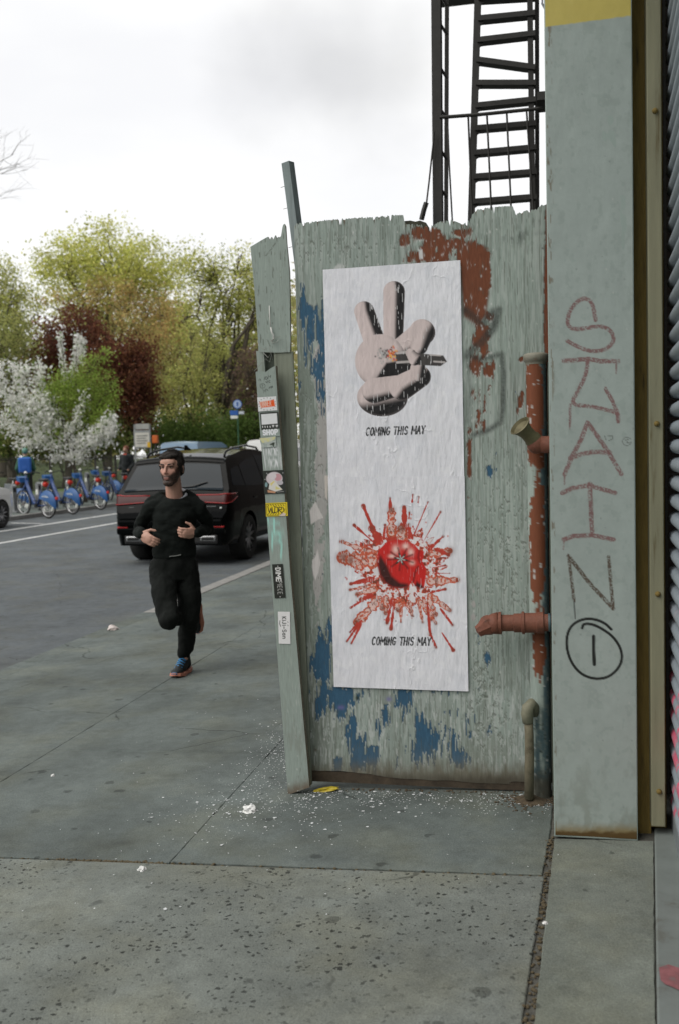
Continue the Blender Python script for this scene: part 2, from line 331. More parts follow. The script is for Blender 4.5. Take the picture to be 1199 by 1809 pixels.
# ================================================================== SETTING
rnd = random.Random(3)
ROADZ = -0.17
def sheet(name, x0, x1, y0, y1, z, m, nx=1, ny=1, kind='structure'):
    mb = MB(); vs = []; fs = []
    for j in range(ny+1):
        for i in range(nx+1): vs.append((x0+(x1-x0)*i/nx, y0+(y1-y0)*j/ny, z))
    for j in range(ny):
        for i in range(nx): a = j*(nx+1)+i; fs.append((a, a+1, a+nx+2, a+nx+1))
    o = mb.add(vs, fs).build(name, m); o['kind'] = kind; return o
def concrete(name, col, pits, seed, stain=.55):
    m = bpy.data.materials.new(name); m.use_nodes = True; t = m.node_tree; b = t.nodes['Principled BSDF']; b.inputs['Roughness'].default_value = .9
    b.inputs['Specular IOR Level'].default_value = .25
    g = N(t, 'ShaderNodeNewGeometry'); mp = N(t, 'ShaderNodeMapping'); mp.inputs['Location'].default_value = (seed, seed*.7, 0); t.links.new(g.outputs['Position'], mp.inputs[0]); P = mp.outputs[0]
    def noise(sc, d=6, ro=.6):
        n = N(t, 'ShaderNodeTexNoise'); n.inputs['Scale'].default_value = sc; n.inputs['Detail'].default_value = d; n.inputs['Roughness'].default_value = ro; t.links.new(P, n.inputs['Vector']); return n.outputs[0]
    def rng(s, a, b_, c, d):
        r_ = N(t, 'ShaderNodeMapRange'); r_.inputs[1].default_value = a; r_.inputs[2].default_value = b_; r_.inputs[3].default_value = c; r_.inputs[4].default_value = d; t.links.new(s, r_.inputs[0]); return r_.outputs[0]
    def mulf(a, b_):
        q = N(t, 'ShaderNodeMath', operation='MULTIPLY'); t.links.new(a, q.inputs[0]); t.links.new(b_, q.inputs[1]); return q.outputs[0]
    k = rng(noise(1.3), .3, .7, stain+.18, 1.16); k = mulf(k, rng(noise(14), .25, .75, .84, 1.14)); k = mulf(k, rng(noise(160, 3), .25, .75, .74, 1.24))
    k = mulf(k, rng(noise(4.5, 7, .7), .3, .5, .78, 1.0))
    # gum spots and aggregate pits
    def spots(sc, thr, lo, wsc, amt):
        v = N(t, 'ShaderNodeTexVoronoi'); v.inputs['Scale'].default_value = sc; v.inputs['Randomness'].default_value = 1
        wn = N(t, 'ShaderNodeTexNoise'); wn.inputs['Scale'].default_value = wsc; t.links.new(P, wn.inputs['Vector'])
        ad = N(t, 'ShaderNodeMix', data_type='VECTOR'); ad.inputs[0].default_value = amt; t.links.new(P, ad.inputs[4]); t.links.new(wn.outputs['Color'], ad.inputs[5])
        t.links.new(ad.outputs[1], v.inputs['Vector'])
        d = rng(v.outputs['Distance'], thr*.75, thr, 1, 0)
        sel = N(t, 'ShaderNodeSeparateColor'); t.links.new(v.outputs['Color'], sel.inputs[0])
        v.distance = 'EUCLIDEAN'; sz = rng(sel.outputs[1], 0, 1, .35, 1.0); dq = N(t, 'ShaderNodeMath', operation='DIVIDE'); t.links.new(v.outputs['Distance'], dq.inputs[0]); t.links.new(sz, dq.inputs[1]); d = rng(dq.outputs[0], thr*.75, thr, 1, 0)
        return mulf(d, rng(sel.outputs[0], 1-pits[1] if lo is None else 1-lo, 1-pits[1]+.02 if lo is None else 1-lo+.02, 0, 1))
    s1 = spots(7.5, .24, .38, 18, .05)
    s1 = rng(s1, 0, 1, 1, .58); k = mulf(k, s1)
    cw = N(t, 'ShaderNodeTexNoise'); cw.inputs['Scale'].default_value = 2.2; cw.inputs['Detail'].default_value = 5; t.links.new(P, cw.inputs['Vector'])
    cx_ = N(t, 'ShaderNodeMix', data_type='VECTOR'); cx_.inputs[0].default_value = .22; t.links.new(P, cx_.inputs[4]); t.links.new(cw.outputs['Color'], cx_.inputs[5])
    ce = N(t, 'ShaderNodeTexVoronoi', feature='DISTANCE_TO_EDGE'); ce.inputs['Scale'].default_value = .62; t.links.new(cx_.outputs[1], ce.inputs['Vector'])
    k = mulf(k, rng(mulf(rng(ce.outputs[0], .0012, .0032, 1, 0), rng(noise(1.9, 2), .46, .56, 0, 1)), 0, 1, 1, .5))
    if pits[0]:
        dens = rng(noise(1.6, 3), .36, .56, .12, 1)
        s2 = spots(40, .40, None, 55, .030); s2 = mulf(s2, dens); s3 = spots(95, .34, .55, 120, .014); s3 = mulf(s3, dens)
        k = mulf(k, rng(s2, 0, 1, 1, .22)); k = mulf(k, rng(s3, 0, 1, 1, .5))
    hue = N(t, 'ShaderNodeMix', data_type='RGBA'); hue.inputs[6].default_value = tuple(col)+(1,); hue.inputs[7].default_value = (col[0]*1.06, col[1]*1.0, col[2]*.88, 1)
    t.links.new(rng(noise(2.1), .45, .7, 0, 1), hue.inputs[0])
    sc = N(t, 'ShaderNodeVectorMath', operation='SCALE'); t.links.new(hue.outputs[2], sc.inputs[0]); t.links.new(k, sc.inputs['Scale']); t.links.new(sc.outputs[0], b.inputs['Base Color'])
    bp = N(t, 'ShaderNodeBump'); bp.inputs['Strength'].default_value = .55; bp.inputs['Distance'].default_value = .004
    hsum = N(t, 'ShaderNodeMath', operation='ADD'); t.links.new(noise(60, 6), hsum.inputs[0])
    t.links.new(k, hsum.inputs[1]); t.links.new(hsum.outputs[0], bp.inputs['Height']); t.links.new(bp.outputs[0], b.inputs['Normal'])
    return m
M_CONC = concrete('pavement_concrete', (.136, .158, .149), (0, .3), 3.1, .42)
M_CONC_PIT = concrete('pitted_concrete', (.178, .195, .176), (1, .8), 9.4, .56)
M_APRON = concrete('apron_concrete', (.162, .180, .155), (0, .3), 17.0, .5)
M_DIRT = mat('joint_dirt', (.09, .088, .074), .95, var=.5, sc=30, bump=.8, bsc=200)
M_ASPH = concrete('asphalt', (.108, .121, .128), (0, .3), 29.0, .62)
M_GRASS = mat('park_grass', (.055, .085, .022), .95, var=.4, sc=.6)
M_KERB = mat('kerb_granite', (.24, .235, .22), .8, var=.25, sc=9, bump=.3)
M_LINE = mat('road_paint', (.62, .62, .60), .8, var=.12, sc=4, dirt=(.22, .22, .22))

sheet('ground', -1500, 1500, -300, 2500, -.34, M_GRASS)
sheet('road', -15.2, -4.2, -40, 160, ROADZ, M_ASPH)
FAR = [(-15.2, -.06), (-20, .2), (-45, 1.0), (-90, 1.6)]
def tz(x): return float(np.interp(-x, [-a for a, b in FAR], [b for a, b in FAR]))
o = MB().add([(a, y, b) for a, b in FAR[:2] for y in (-40, 160)], [(0, 2, 3, 1)]).build('far_pavement', M_CONC); o['kind'] = 'structure'
o = MB().add([(a-.001, y, b) for a, b in FAR[1:] for y in (-40, 160)], [(0, 2, 3, 1), (2, 4, 5, 3)]).build('park_ground', M_GRASS); o['kind'] = 'structure'
# the near pavement: an earth bed with separate slabs lying in it
bed = MB().add([(-4.2, -6, gz(-4.2)-.008), (2.6, -6, gz(2.6)-.008), (2.6, 60, gz(2.6)-.008), (-4.2, 60, gz(-4.2)-.008)], [(0, 1, 2, 3)]).build('sidewalk', M_DIRT); bed['kind'] = 'structure'
def slab(poly, m, dz=0., jit=.003):
    pts = []
    for i in range(len(poly)):
        a, b = Vector(poly[i]), Vector(poly[(i+1) % len(poly)]); n = max(1, min(50, int((b-a).length/.03)))
        nn = Vector((-(b-a).y, (b-a).x)).normalized()
        for k in range(n):
            p = a+(b-a)*k/n; j = (mnoise.noise(Vector((p.x*14, p.y*14, 3)))*jit+mnoise.noise(Vector((p.x*60, p.y*60, 7)))*jit*.6); pts.append(p+nn*j)
    c = sum(pts, Vector((0, 0)))/len(pts); n = len(pts)
    ring = lambda ins, z: [((p-(p-c).normalized()*ins).x, (p-(p-c).normalized()*ins).y, gz(p.x)+z+dz) for p in pts]
    v = ring(0, -.03)+ring(0, -.0025)+ring(.004, 0)
    f = [tuple(range(2*n, 3*n))]
    for k in (0, 1):
        for i in range(n): j = (i+1) % n; f.append((k*n+i, k*n+j, (k+1)*n+j, (k+1)*n+i))
    return MB().add(v, f).build('slab', m, bed)
ux = [-4.14, -2.745, -1.475]
vy = [3.585, 5.03]
while vy[-1] < 34: vy.append(vy[-1]+1.48)
jx = lambda v: -.011+(v-3.94)*.05            # the wide dirty joint beside the building apron
for j in range(len(vy)-1):
    for i in range(2):
        slab([(ux[i]+.0006, vy[j]+.0005), (ux[i+1]-.0006, vy[j]+.0005), (ux[i+1]-.0006, vy[j+1]-.0005), (ux[i]+.0006, vy[j+1]-.0005)], M_CONC, rnd.uniform(-.001, .001))
    if j == 0: slab([(ux[2]+.0008, vy[0]+.006), (-.048, vy[0]+.006), (-.02, 4.0), (.0, 4.6), (.3, 5.028), (ux[2]+.0008, 5.028)], M_CONC)
    elif j < 12: slab([(ux[2]+.0008, vy[j]+.0015), (.30, vy[j]+.0015), (.30, vy[j+1]-.0015), (ux[2]+.0008, vy[j+1]-.0015)], M_CONC)
for a, b in ((2.02, 3.573), (.5, 2.012), (-1.2, .49)):
    slab([(-4.14, a+.004), (-2.745-.006, a+.004), (-2.745-.006, b), (-4.14, b)], M_CONC_PIT)
    slab([(-2.745, a+.004), (jx(a)-.022, a+.004), (jx(b)-.012, b), (-2.745, b)], M_CONC_PIT)
sx = lambda v: .389+(v-4.086)*.0923
for a, b in ((2.3, 3.93), (.6, 2.29), (-1.2, .59)):
    slab([(jx(a)+.016, a), (sx(a)-.004, a), (sx(b)-.004, b), (jx(b)+.008, b)], M_APRON, .002)
kb = empty('kerb'); kb['kind'] = 'structure'
v = 11.3
while v < 46:
    MB().box((-4.33, v+.004, ROADZ-.1), (-4.145, v+1.79, gz(-4.15)+.008), b=.014).build('kerb_stone', M_KERB, kb); v += 1.8
v = -4.
while v < 11.2:
    MB().box((-4.33, v+.004, ROADZ-.1), (-4.145, v+1.27, gz(-4.15)-.004), b=.01).build('kerb_stone', MATS['kerb_granite'] if v > 9.9 else M_CONC, kb); v += 1.275
fk = MB().box((-15.3, -40, ROADZ-.1), (-15.1, 160, -.045), b=.02).build('far_kerb', M_KERB); fk['kind'] = 'structure'
def stripe(p, q, wd):
    p, q = Vector(p[:2]), Vector(q[:2]); n = Vector((-(q-p).y, (q-p).x)).normalized()*wd/2; z = ROADZ+.004
    o = MB().add([((p-n).x, (p-n).y, z), ((q-n).x, (q-n).y, z), ((q+n).x, (q+n).y, z), ((p+n).x, (p+n).y, z)], [(0, 1, 2, 3)]).build('lane_line', M_LINE); o['kind'] = 'structure'; return o
stripe((-11.25, -10), (-11.25, 120), .13); stripe((-13.0, -10), (-13.35, 90), .15)
stripe(G(20, 924, 0, ROADZ), G(78, 925.5, 0, ROADZ), .12)

# ------------------------------------------------------------------ shop building on the right: pillar, rail, shutter
M_PIL = vmat('pillar_paint', .42, var=.05, sc=25, bump=.06, bsc=90, spec=.4)
M_RUST = mat('rusty_steel', (.15, .105, .025), .85, var=.5, sc=12, bump=.4, stretch=(3, 3, .4), dirt=(.05, .034, .010))
M_RAIL = mat('rail_paint', (.20, .195, .125), .75, var=.3, sc=5, bump=.2, stretch=(5, 5, .4), dirt=(.09, .065, .018))
PV = 3.94; PZ = 4.6; PW = .318
pil = empty('steel_pillar', (0, 0, 0), 0, 'grey-green boxed steel pillar with vertical marker graffiti and a yellow painted top', 'pillar')
PX0 = -.004
body = MB().box((PX0, PV+.001, .004), (PX0+PW, 4.32, PZ), b=.004).build('pillar_casing', mat('casing_paint', (.30, .365, .33), .45, var=.05, bump=.05), pil)
p = Paint(quad_grid((PX0+.004, PV, PZ-.004), (PX0+PW-.004, PV, PZ-.004), (PX0+PW-.004, PV, .012), (PX0+.004, PV, .012), .0035), (.335, .388, .360))
nn = fbm(p.X/60, p.Y/140, 3); p.C *= (.94+.12*nn)[..., None]
p.C *= (.97+.06*fbm(p.X/4, p.Y/4, 9, 2))[..., None]
p.put(.42*sst(1260, 1480, p.Y)*sst(.42, .7, fbm(p.X/14, p.Y/22, 15)), (.17, .18, .14)); p.put(.35*sst(.60, .68, fbm(p.X/10, p.Y/13, 17)), (.25, .30, .27)); p.put(.7*sst(.60, .70, fbm(p.X/3, p.Y/16, 18))*sst(976, 969, p.X-.0074*(p.Y-0)), (.14, .10, .05)); p.D += .004*(fbm(p.X/50, p.Y/120, 19)-.5)
p.put(sst(0, 1.5, 47-.135*(p.X-968)-p.Y+2*fbm(p.X/9, p.Y/9, 5)), (.52, .43, .11))
p.put(.75*sst(1456, 1476, p.Y+10*fbm(p.X/14, p.Y/10, 4)), (.22, .145, .03)); p.put(sst(1470, 1477, p.Y+8*fbm(p.X/9, p.Y/5, 6)), (.10, .06, .02))
p.put(.8*sst(1123, 1131, p.X-.0045*(p.Y-800)+5*fbm(p.X/6, p.Y/40, 8)-3), (.27, .19, .06))
spk = sst(.30, .50, fbm(p.X/1.5, p.Y/1.5, 21, 2)); PINK = (.20, .105, .10)
def tagline(pts, wd=8., col=PINK, al=.95, m=None):
    if len(pts) > 7:                       # round off the hand-drawn curves
        for _ in range(2): pts = [pts[0]]+[q for a, b in zip(pts, pts[1:]) for q in ((a[0]*.75+b[0]*.25, a[1]*.75+b[1]*.25), (a[0]*.25+b[0]*.75, a[1]*.25+b[1]*.75))]+[pts[-1]]
    p.line(pts, wd, col, 1.4, al, spk*.75+.25 if m is None else m)
dn = lambda pts: [(900+x/3.0134, 400+y/3.015) for x, y in pts]
# the six marker letters running down the pillar
tagline(dn([(455,500),(440,410),(405,380),(360,395),(315,450),(303,520),(330,548),(400,545),(460,530),(520,540),(552,580),(550,620),(510,655),(450,668),(390,655),(330,625),(305,610)]), 7)
tagline(dn([(285,715),(350,712),(415,705),(480,718),(575,718)])); tagline(dn([(565,720),(565,785)]), 2.5); tagline(dn([(415,705),(405,790),(360,880),(320,950),(430,958),(510,975),(575,995),(575,1040)]), 7); tagline(dn([(575,1000),(545,930),(508,865)]), 7); tagline(dn([(320,950),(318,1080)]), 4)
tagline(dn([(290,1320),(330,1225),(380,1130),(412,1045),(460,1110),(525,1205),(592,1318)])); tagline(dn([(320,1235),(380,1212),(450,1200),(530,1205)])); tagline(dn([(290,1320),(290,1375)]), 2.2)
tagline(dn([(278,1420),(330,1395),(420,1378),(490,1400),(558,1418)])); tagline(dn([(425,1370),(430,1500),(437,1640)])); tagline(dn([(285,1668),(340,1648),(440,1645),(550,1668)])); tagline(dn([(286,1670),(284,1720)]), 2)
OLV = (.085, .06, .04); BLK = (.012, .014, .012)
dm = lambda pts: [(900+x/2.2375, 1000+y/2.236) for x, y in pts]
tagline([(1003, 982), (1008, 1020), (1013, 1062)], 5.5, OLV); tagline([(1003, 982), (1040, 1030), (1082, 1075)], 7, OLV); tagline([(1074, 984), (1078, 1030), (1082, 1075)], 6, OLV); tagline([(1013, 1062), (1015, 1093)], 2, BLK, .9, 1)
tagline(dm([(400,250),(375,225),(330,208),(280,210),(235,240),(220,300),(235,370),(275,425),(335,448),(395,438),(440,390),(443,335),(410,280),(360,245),(320,228),(290,228),(285,245)]), 4.8, BLK, 1, 1); tagline(dm([(330,278),(330,330),(333,388)]), 6, BLK, 1, 1)
for q in ([(503,1115),(510,1135)], [(520,1118),(548,1115),(545,1132),(525,1142)], arc(622, 1145, 24, 22, 0, 330), [(610,1140),(628,1132),(622,1155),(640,1150)]): p.line(dn(q), 1.3, (.10, .11, .10), .8, .8)
for k in range(26):
    xx, yy = rnd.uniform(985, 1120), rnd.uniform(60, 1440); p.spot(xx, yy, 1.2, rnd.uniform(.8, 1.8), (.10, .10, .08) if k % 3 else (.6, .6, .55), .5)
p.mesh('painted_face', M_PIL, pil)

rail = empty('shutter_guide_rail', (0, 0, 0), 0, 'rusty yellow-brown steel channel between the pillar and the roller shutter', 'guide rail')
MB().box((PX0+PW+.001, 4.03, .0), (.372, 4.3, PZ), b=.002).build('rusty_web', M_RUST, rail)
MB().box((.366, 3.955, .06), (.418, 4.029, PZ), b=.004).build('rail_flange', M_RAIL, rail)
MB().box((.372, 4.031, .03), (.430, 4.3, PZ)).build('channel_back', M_RUST, rail)
for zz in (.20, .97, 1.62, 2.78):
    MB().lathe([(0, .012), (.006, .012), (.010, .006), (.011, 0)], Matrix.Translation((.395, 3.955, zz)) @ Matrix.Rotation(R(90), 4, 'X'), 10).build('bolt', M_RUST, rail, True)
sh = empty('roller_shutter', (0, 0, 0), 0, 'closed slatted metal roller shutter with pink spray paint low down, at the right edge', 'shutter')
M_SLAT = vmat('shutter_paint', .38, var=.10, sc=30, bump=.08, spec=.5)
sd_ = np.array((-.035, -1, 0)); sd_ /= np.linalg.norm(sd_); so_ = np.array((-1., .035, 0)); so_ /= np.linalg.norm(so_)
A0 = np.array((.468, 4.085, 0.)); pitch = .070; ns = 0; z0 = .10
while z0 < 4.4:
    prof = [(-.020, pitch*.86), (-.012, pitch*.88), (-.002, pitch*.84), (.005, pitch*.70), (.0085, pitch*.48), (.007, pitch*.28), (.001, pitch*.12), (-.010, pitch*.03), (-.020, pitch*.02)]
    t_ = np.concatenate([np.linspace(0, .5, 60), np.linspace(.53, 3.0, 16)])
    Pg = np.array([[A0+sd_*t+so_*(d*1.9+.004)+np.array((0, 0, z0+h)) for t in t_] for d, h in prof])
    q = Paint(Pg, (.27, .31, .345)); zz = Pg[..., 2]; tt = np.linalg.norm(Pg[..., :2]-A0[:2], axis=-1)
    pk = sst(.54, .60, fbm(tt*14+zz*16, zz*5-tt*6, 31)) * sst(1.15, .75, zz+.3*fbm(tt*6, zz*6, 2)); q.put(pk*.9, (.62, .10, .17))
    q.put(.6*sst(.6, .7, fbm(tt*30, zz*30, 12)), (.30, .33, .36)); q.mesh('slat', M_SLAT, sh, (-1, 0, 0)); z0 += pitch
MB().add([A0+so_*-.035, A0+so_*-.035+sd_*3, A0+so_*-.035+sd_*3+np.array((0, 0, 4.5)), A0+so_*-.035+np.array((0, 0, 4.5))], [(0, 1, 2, 3)]).build('backing_sheet', mat('dark_gap', (.03, .03, .03), .8), sh)  # dark sheet standing in for the shade in the slat gaps
MB().box((-.016, -3, .018), (.014, .0, .105), Matrix.Translation(tuple(A0)) @ Matrix.Rotation(R(-2.0), 4, 'Z'), b=.005).build('bottom_bar', mat('bottom_bar_steel', (.25, .28, .29), .5, .4), sh)
sill = MB().add([(sx(v_)+dx if dx is not None else .50, v_, gz(.3)+z_) for dx, z_ in ((0, -.02), (0, .012), (.006, .018), (None, .018)) for v_ in (4.03, -1.2)], [(0, 1, 3, 2), (2, 3, 5, 4), (4, 5, 7, 6)]).build('steel_threshold', mat('threshold_paint', (.15, .17, .16), .55, var=.3, sc=5, dirt=(.08, .07, .05)))
q_ = [(G(a, b)[0], G(a, b)[1], gz(.3)+.0215) for a, b in ((1163,1722),(1180,1716),(1199,1722),(1199,1762),(1186,1756),(1174,1752),(1166,1744))]
MB().add(q_, [tuple(range(7))]).build('paint_smear', mat('pink_paint', (.20, .075, .08), .8, var=.5, sc=26, dirt=(.13, .13, .125)), sill)
tag(sill, 'flat grey steel threshold strip on the ground under the roller shutter', 'threshold')
shop = empty('shop_building', (0, 0, 0), 0, 'shop building carrying the roller shutter at the right edge', 'building')
M_WALL = mat('render_wall', (.32, .33, .31), .8, var=.15, bump=.2)
MB().box((.62, -4, -.1), (6, 4.45, 6.5)).build('wall', M_WALL, shop)
MB().add([A0+sd_*t+so_*d+np.array((0, 0, z_)) for t in (0, 3) for d, z_ in ((.03, 4.35), (-.3, 4.35), (-.3, 6.5), (.03, 6.5))], [(0, 1, 2, 3), (4, 7, 6, 5), (0, 4, 5, 1), (2, 6, 7, 3), (0, 3, 7, 4)]).build('header', M_WALL, shop)
MB().box((-.05, -3.5, 4.62), (.62, 4.34, 4.85)).build('canopy', mat('canopy_paint', (.22, .22, .20), .8), shop); MB().box((-.05, -3.5, 4.4), (.0, 3.9, 4.619)).build('canopy_fascia', MATS['canopy_paint'], shop)  # added slab and edge, out of view, that darken the pillar and apron
# brick building behind, hidden by the pillar, carries the fire escape
brick = empty('brick_building', (0, 0, 0), 0, 'tall brick building behind the pillar that carries the fire escape', 'building')
def brickmat():
    m = bpy.data.materials.new('brickwork'); m.use_nodes = True; t = m.node_tree; b = t.nodes['Principled BSDF']; b.inputs['Roughness'].default_value = .9
    c = N(t, 'ShaderNodeTexCoord'); k = N(t, 'ShaderNodeMapping'); k.inputs['Rotation'].default_value = (R(90), 0, R(90)); t.links.new(c.outputs['Object'], k.inputs[0])
    bt = N(t, 'ShaderNodeTexBrick'); bt.inputs['Color1'].default_value = (.05, .04, .037, 1); bt.inputs['Color2'].default_value = (.06, .047, .043, 1); bt.inputs['Mortar'].default_value = (.08, .08, .078, 1); bt.inputs['Scale'].default_value = 4.6
    t.links.new(k.outputs[0], bt.inputs['Vector']); t.links.new(bt.outputs[0], b.inputs['Base Color']); return m
MB().box((.35, 4.5, -.1), (9, 90, 15)).build('wall', brickmat(), brick)
for f_ in (4.2, 7.6, 11.):
    for v_ in (7., 10.5, 14., 17.5):
        fr = MB().box((.33, v_, f_), (.349, v_+1.1, f_+1.9)).build('window', mat('window_frame_paint', (.12, .12, .12), .5), brick)
        MB().box((.322, v_+.07, f_+.07), (.328, v_+1.03, f_+1.83)).build('pane', mat('dark_glass', (.03, .04, .045), .08, spec=.8), fr)
# the street goes on behind the viewer: two blocks that the car paint and glass reflect
for i, (x0, x1, y0, y1, h_, lab) in enumerate([(-62, -18, -75, -48, 19, 'brown apartment block down the street behind the viewer'), (3, 40, -70, -12, 17, 'grey apartment block on the near side behind the viewer')]):
    t = empty('apartment_block', (0, 0, 0), 0, lab, 'building'); MB().box((x0, y0, -.2), (x1, y1, h_)).build('wall', mat('block_wall_%d' % i, [(.075, .07, .066), (.09, .09, .086)][i], .9, var=.2), t)
    for f_ in range(5):
        for k in range(9):
            xx = x0+(x1-x0)*(k+.5)/9; MB().box((xx-.7, y1+.001, 1.6+f_*3.3), (xx+.7, y1+.04, 3.4+f_*3.3)).build('window', mat('dark_glass', (.03, .04, .045), .08, spec=.8), t)
# ================================================================== PLYWOOD FENCE
fence = empty('plywood_fence', (0, 0, 0), 0, 'weathered grey-green plywood hoarding with jagged top, peeling blue and rust-red paint', 'fence')
FV = 4.47; FX0, FX1 = -1.127, .045
M_PLY = vmat('peeling_plywood', .8, var=.10, sc=60, bump=.22, bsc=120, stretch=(3, 3, .35), spec=.3)
M_EDGE = mat('bare_plywood', (.22, .19, .14), .9, var=.35, sc=12, bump=.4, stretch=(2, 2, 8))
M_GREEN = mat('fence_green', (.275, .318, .282), .8, var=.14, sc=10, bump=.4, bsc=60, stretch=(4, 4, .3), dirt=(.19, .215, .175))
M_OLIVE = mat('weathered_stud', (.205, .225, .175), .85, var=.22, sc=12, bump=.5, bsc=60, stretch=(5, 5, .3), dirt=(.10, .11, .075))
GREEN = np.array((.298, .350, .315)); BLUE = (.040, .105, .175); RED = (.165, .055, .027); GREY = (.36, .36, .35)
top_px = [(500,398),(513,396),(556,392),(560,391),(599,387),(601,392),(603,387),(658,383),(659,391),(661,383),(711,379),(713,389),(716,396),(750,398),(757,401),(762,398),(770,396),(775,391),(792,389),(800,389),(804,392),(812,395),(818,396),(826,390),(832,381),(838,373),(845,369),(852,371),(856,367),(880,365),(904,363),(907,372),(911,376),(922,377),(924,372),(932,372),(934,376),(938,371),(945,369),(955,363),(960,363),(975,359),(1000,358)]
def mkpanel():
    nx = 330; ny = 700
    xs = np.linspace(FX0, FX1, nx)
    tp = np.array([V(a, b, FV) for a, b in top_px]); zt = np.interp(xs, tp[:, 0], tp[:, 2]); rs = np.random.RandomState(4)
    zt = zt + np.where(rs.rand(nx) > .82, -rs.rand(nx)*.03, 0) + rs.randn(nx)*.002
    zb = .045 + .012*fbm(xs*9, xs*0, 3) - .02*sst(-.9, -.7, xs)+ .010*(xs > -.2)
    T = np.linspace(0, 1, ny)[:, None]
    Z = zt[None]*(1-T)+zb[None]*T; P = np.zeros((ny, nx, 3)); P[..., 0] = xs; P[..., 1] = FV; P[..., 2] = Z
    p = Paint(P, GREEN); X, Y = p.X, p.Y
    grain = fbm(X/1.6, Y/90, 11, 4); p.C *= (.82+.36*grain)[..., None]
    p.C *= (.90+.2*fbm(X/70, Y/110, 15))[..., None]
    wob = 9*(fbm(X/22, Y/30, 2)-.5)
    fine = fbm(X/5, Y/26, 41, 4); med = fbm(X/12, Y/34, 42, 4); lump = fbm(X/9, Y/11, 43, 4)
    # grime, greyer at the left edge
    p.put(.75*sst(596, 520, X+26*med-.034*(Y-400))*sst(420, 640, Y), (.145, .17, .135)); p.put(.35*sst(.48, .66, fbm(X/26, Y/60, 16))*sst(1000, 1250, Y), (.17, .185, .15)); p.put(.42*sst(.5, .60, fbm(X/3, Y/46, 18)), (.45, .49, .46)); p.put(.6*sst(.60, .66, fbm(X/4, Y/16, 22))*sst(1180, 1240, Y), (.50, .53, .51)); p.put(.5*sst(.58, .68, fbm(X/2.2, Y/70, 19)), (.15, .175, .145))
    # torn remains of old bills
    oldp = p.gauss(556, 640, 20, 60)*.6+p.gauss(568, 880, 16, 150)+p.gauss(572, 700, 12, 120)*.8+p.gauss(560, 1090, 10, 70)*.6+p.gauss(835, 1090, 10, 130)*.7+p.gauss(832, 700, 10, 60)*.5+p.gauss(560,1000,12,40)*.7
    am = sst(.46, .54, oldp*.75*(.35+1.1*lump)+.14*fine-.06); p.put(am*.95, (.40, .385, .37)); p.D += am*.0008
    # blue under-paint
    b = np.zeros_like(X)
    for x, y, rx, ry, a in [(537,545,9,40,1),(532,515,8,18,.7),(550,590,10,45,1),(565,590,9,60,.9),(570,640,12,60,.9),(560,650,14,40,.8),(543,632,8,30,.7),(571,690,8,50,.75),(556,860,7,30,.5),(548,835,6,16,.4),
                            (571,1165,14,45,1.25),(580,1120,9,40,.8),(563,1175,14,25,.9),(572,1225,16,35,.85),(600,1235,20,30,1.1),(565,1245,14,20,.9),(625,1232,16,22,.8),(655,1240,20,22,.5),(712,1235,14,22,.95),(716,1245,8,25,.8),(680,1260,8,22,.9),
                            (622,1300,10,45,.95),(632,1335,14,36,1.1),(650,1340,14,24,.8),(666,1300,14,32,.5),(665,1345,10,30,.8),(690,1320,10,30,.4),(740,1285,14,26,.8),(748,1305,20,38,1.1),(765,1310,16,34,1.0),(735,1325,10,30,.8),(790,1300,18,26,.65),(812,1340,16,18,.9),(597,1350,9,18,.9),(700,1345,8,20,.5),(805,1262,18,14,.55),(830,1275,14,30,.5),(770,1215,40,16,.5),
                            (858,1162,7,12,.9),(845,1130,6,24,.6),(850,1290,20,20,.35),(866,835,6,14,.9),(872,815,6,30,.5),(906,690,4,12,.7),(850,1215,10,14,.5),(530,700,5,30,.5)]:
        b = np.maximum(b, a*p.gauss(x, y, rx*1.25, ry*1.2))
    brk = fbm(X/1.7, Y/34, 46, 4); bm_ = sst(.47, .52, b*1.02+(fine-.5)*1.0+(med-.5)*.5-.55*sst(.52, .66, brk)*(1.25-b.clip(0, 1)))
    # rust-red paint
    r_ = np.zeros_like(X)
    for x, y, rx, ry, a in [(712,425,10,12,1),(745,412,20,14,1.1),(770,440,25,28,1.2),(735,455,25,14,.8),(800,430,20,12,1),(815,412,20,9,.9),(835,450,26,22,1.4),(845,490,18,50,1.5),(838,540,16,30,1.2),(850,470,14,30,1.3),(850,590,18,50,.85),(840,640,14,40,.7),(833,700,8,50,.6),(855,690,14,50,.6),(845,740,12,40,.65),(862,655,14,26,.7),(828,800,6,60,.7),(826,900,4,90,.5),(860,560,14,14,.7),(966,560,5,220,1.3),(918,712,6,10,1),(921,700,4,10,.8),(913,725,4,12,.7),(920,635,6,6,.8)]:
        r_ = np.maximum(r_, a*p.gauss(x, y, rx*1.25, ry*1.2))
    rm = sst(.50, .56, r_*.95+(fine-.5)*.5+(lump-.5)*.6); rm = np.where((Y < 470) & (X < 815), np.maximum(rm*sst(.30,.36,fine+.1), 0), rm)
    rm = np.maximum(rm, p.pmask([(820,437),(845,433),(861,438),(863,520),(857,560),(840,575),(818,560),(812,480)], 3)*sst(.24, .32, fine*.5+lump*.5+.02*(480-np.minimum(Y, 520))/40+.04))
    rm = np.maximum(rm, sst(962.5, 964.5, X-.0*Y)*sst(.3,.4,fine+.12)*(Y < 1200))
    p.put(bm_*(1-rm), BLUE); p.put(rm, RED); p.D -= (bm_+rm).clip(0, 1)*.0012
    p.C = np.where(((bm_ > .5) | (rm > .5))[..., None], p.C*(.8+.4*fbm(X/2, Y/9, 50, 3))[..., None], p.C)
    # peeling paint edges: light and shade painted in as pale and dark lips
    alln = np.maximum(bm_, rm); gy, gx = np.gradient(alln); p.put(np.clip(np.abs(gx)*.9, 0, .35), (.10, .11, .10)); p.put(np.clip(-gy*1.0, 0, .45), (.50, .53, .50))
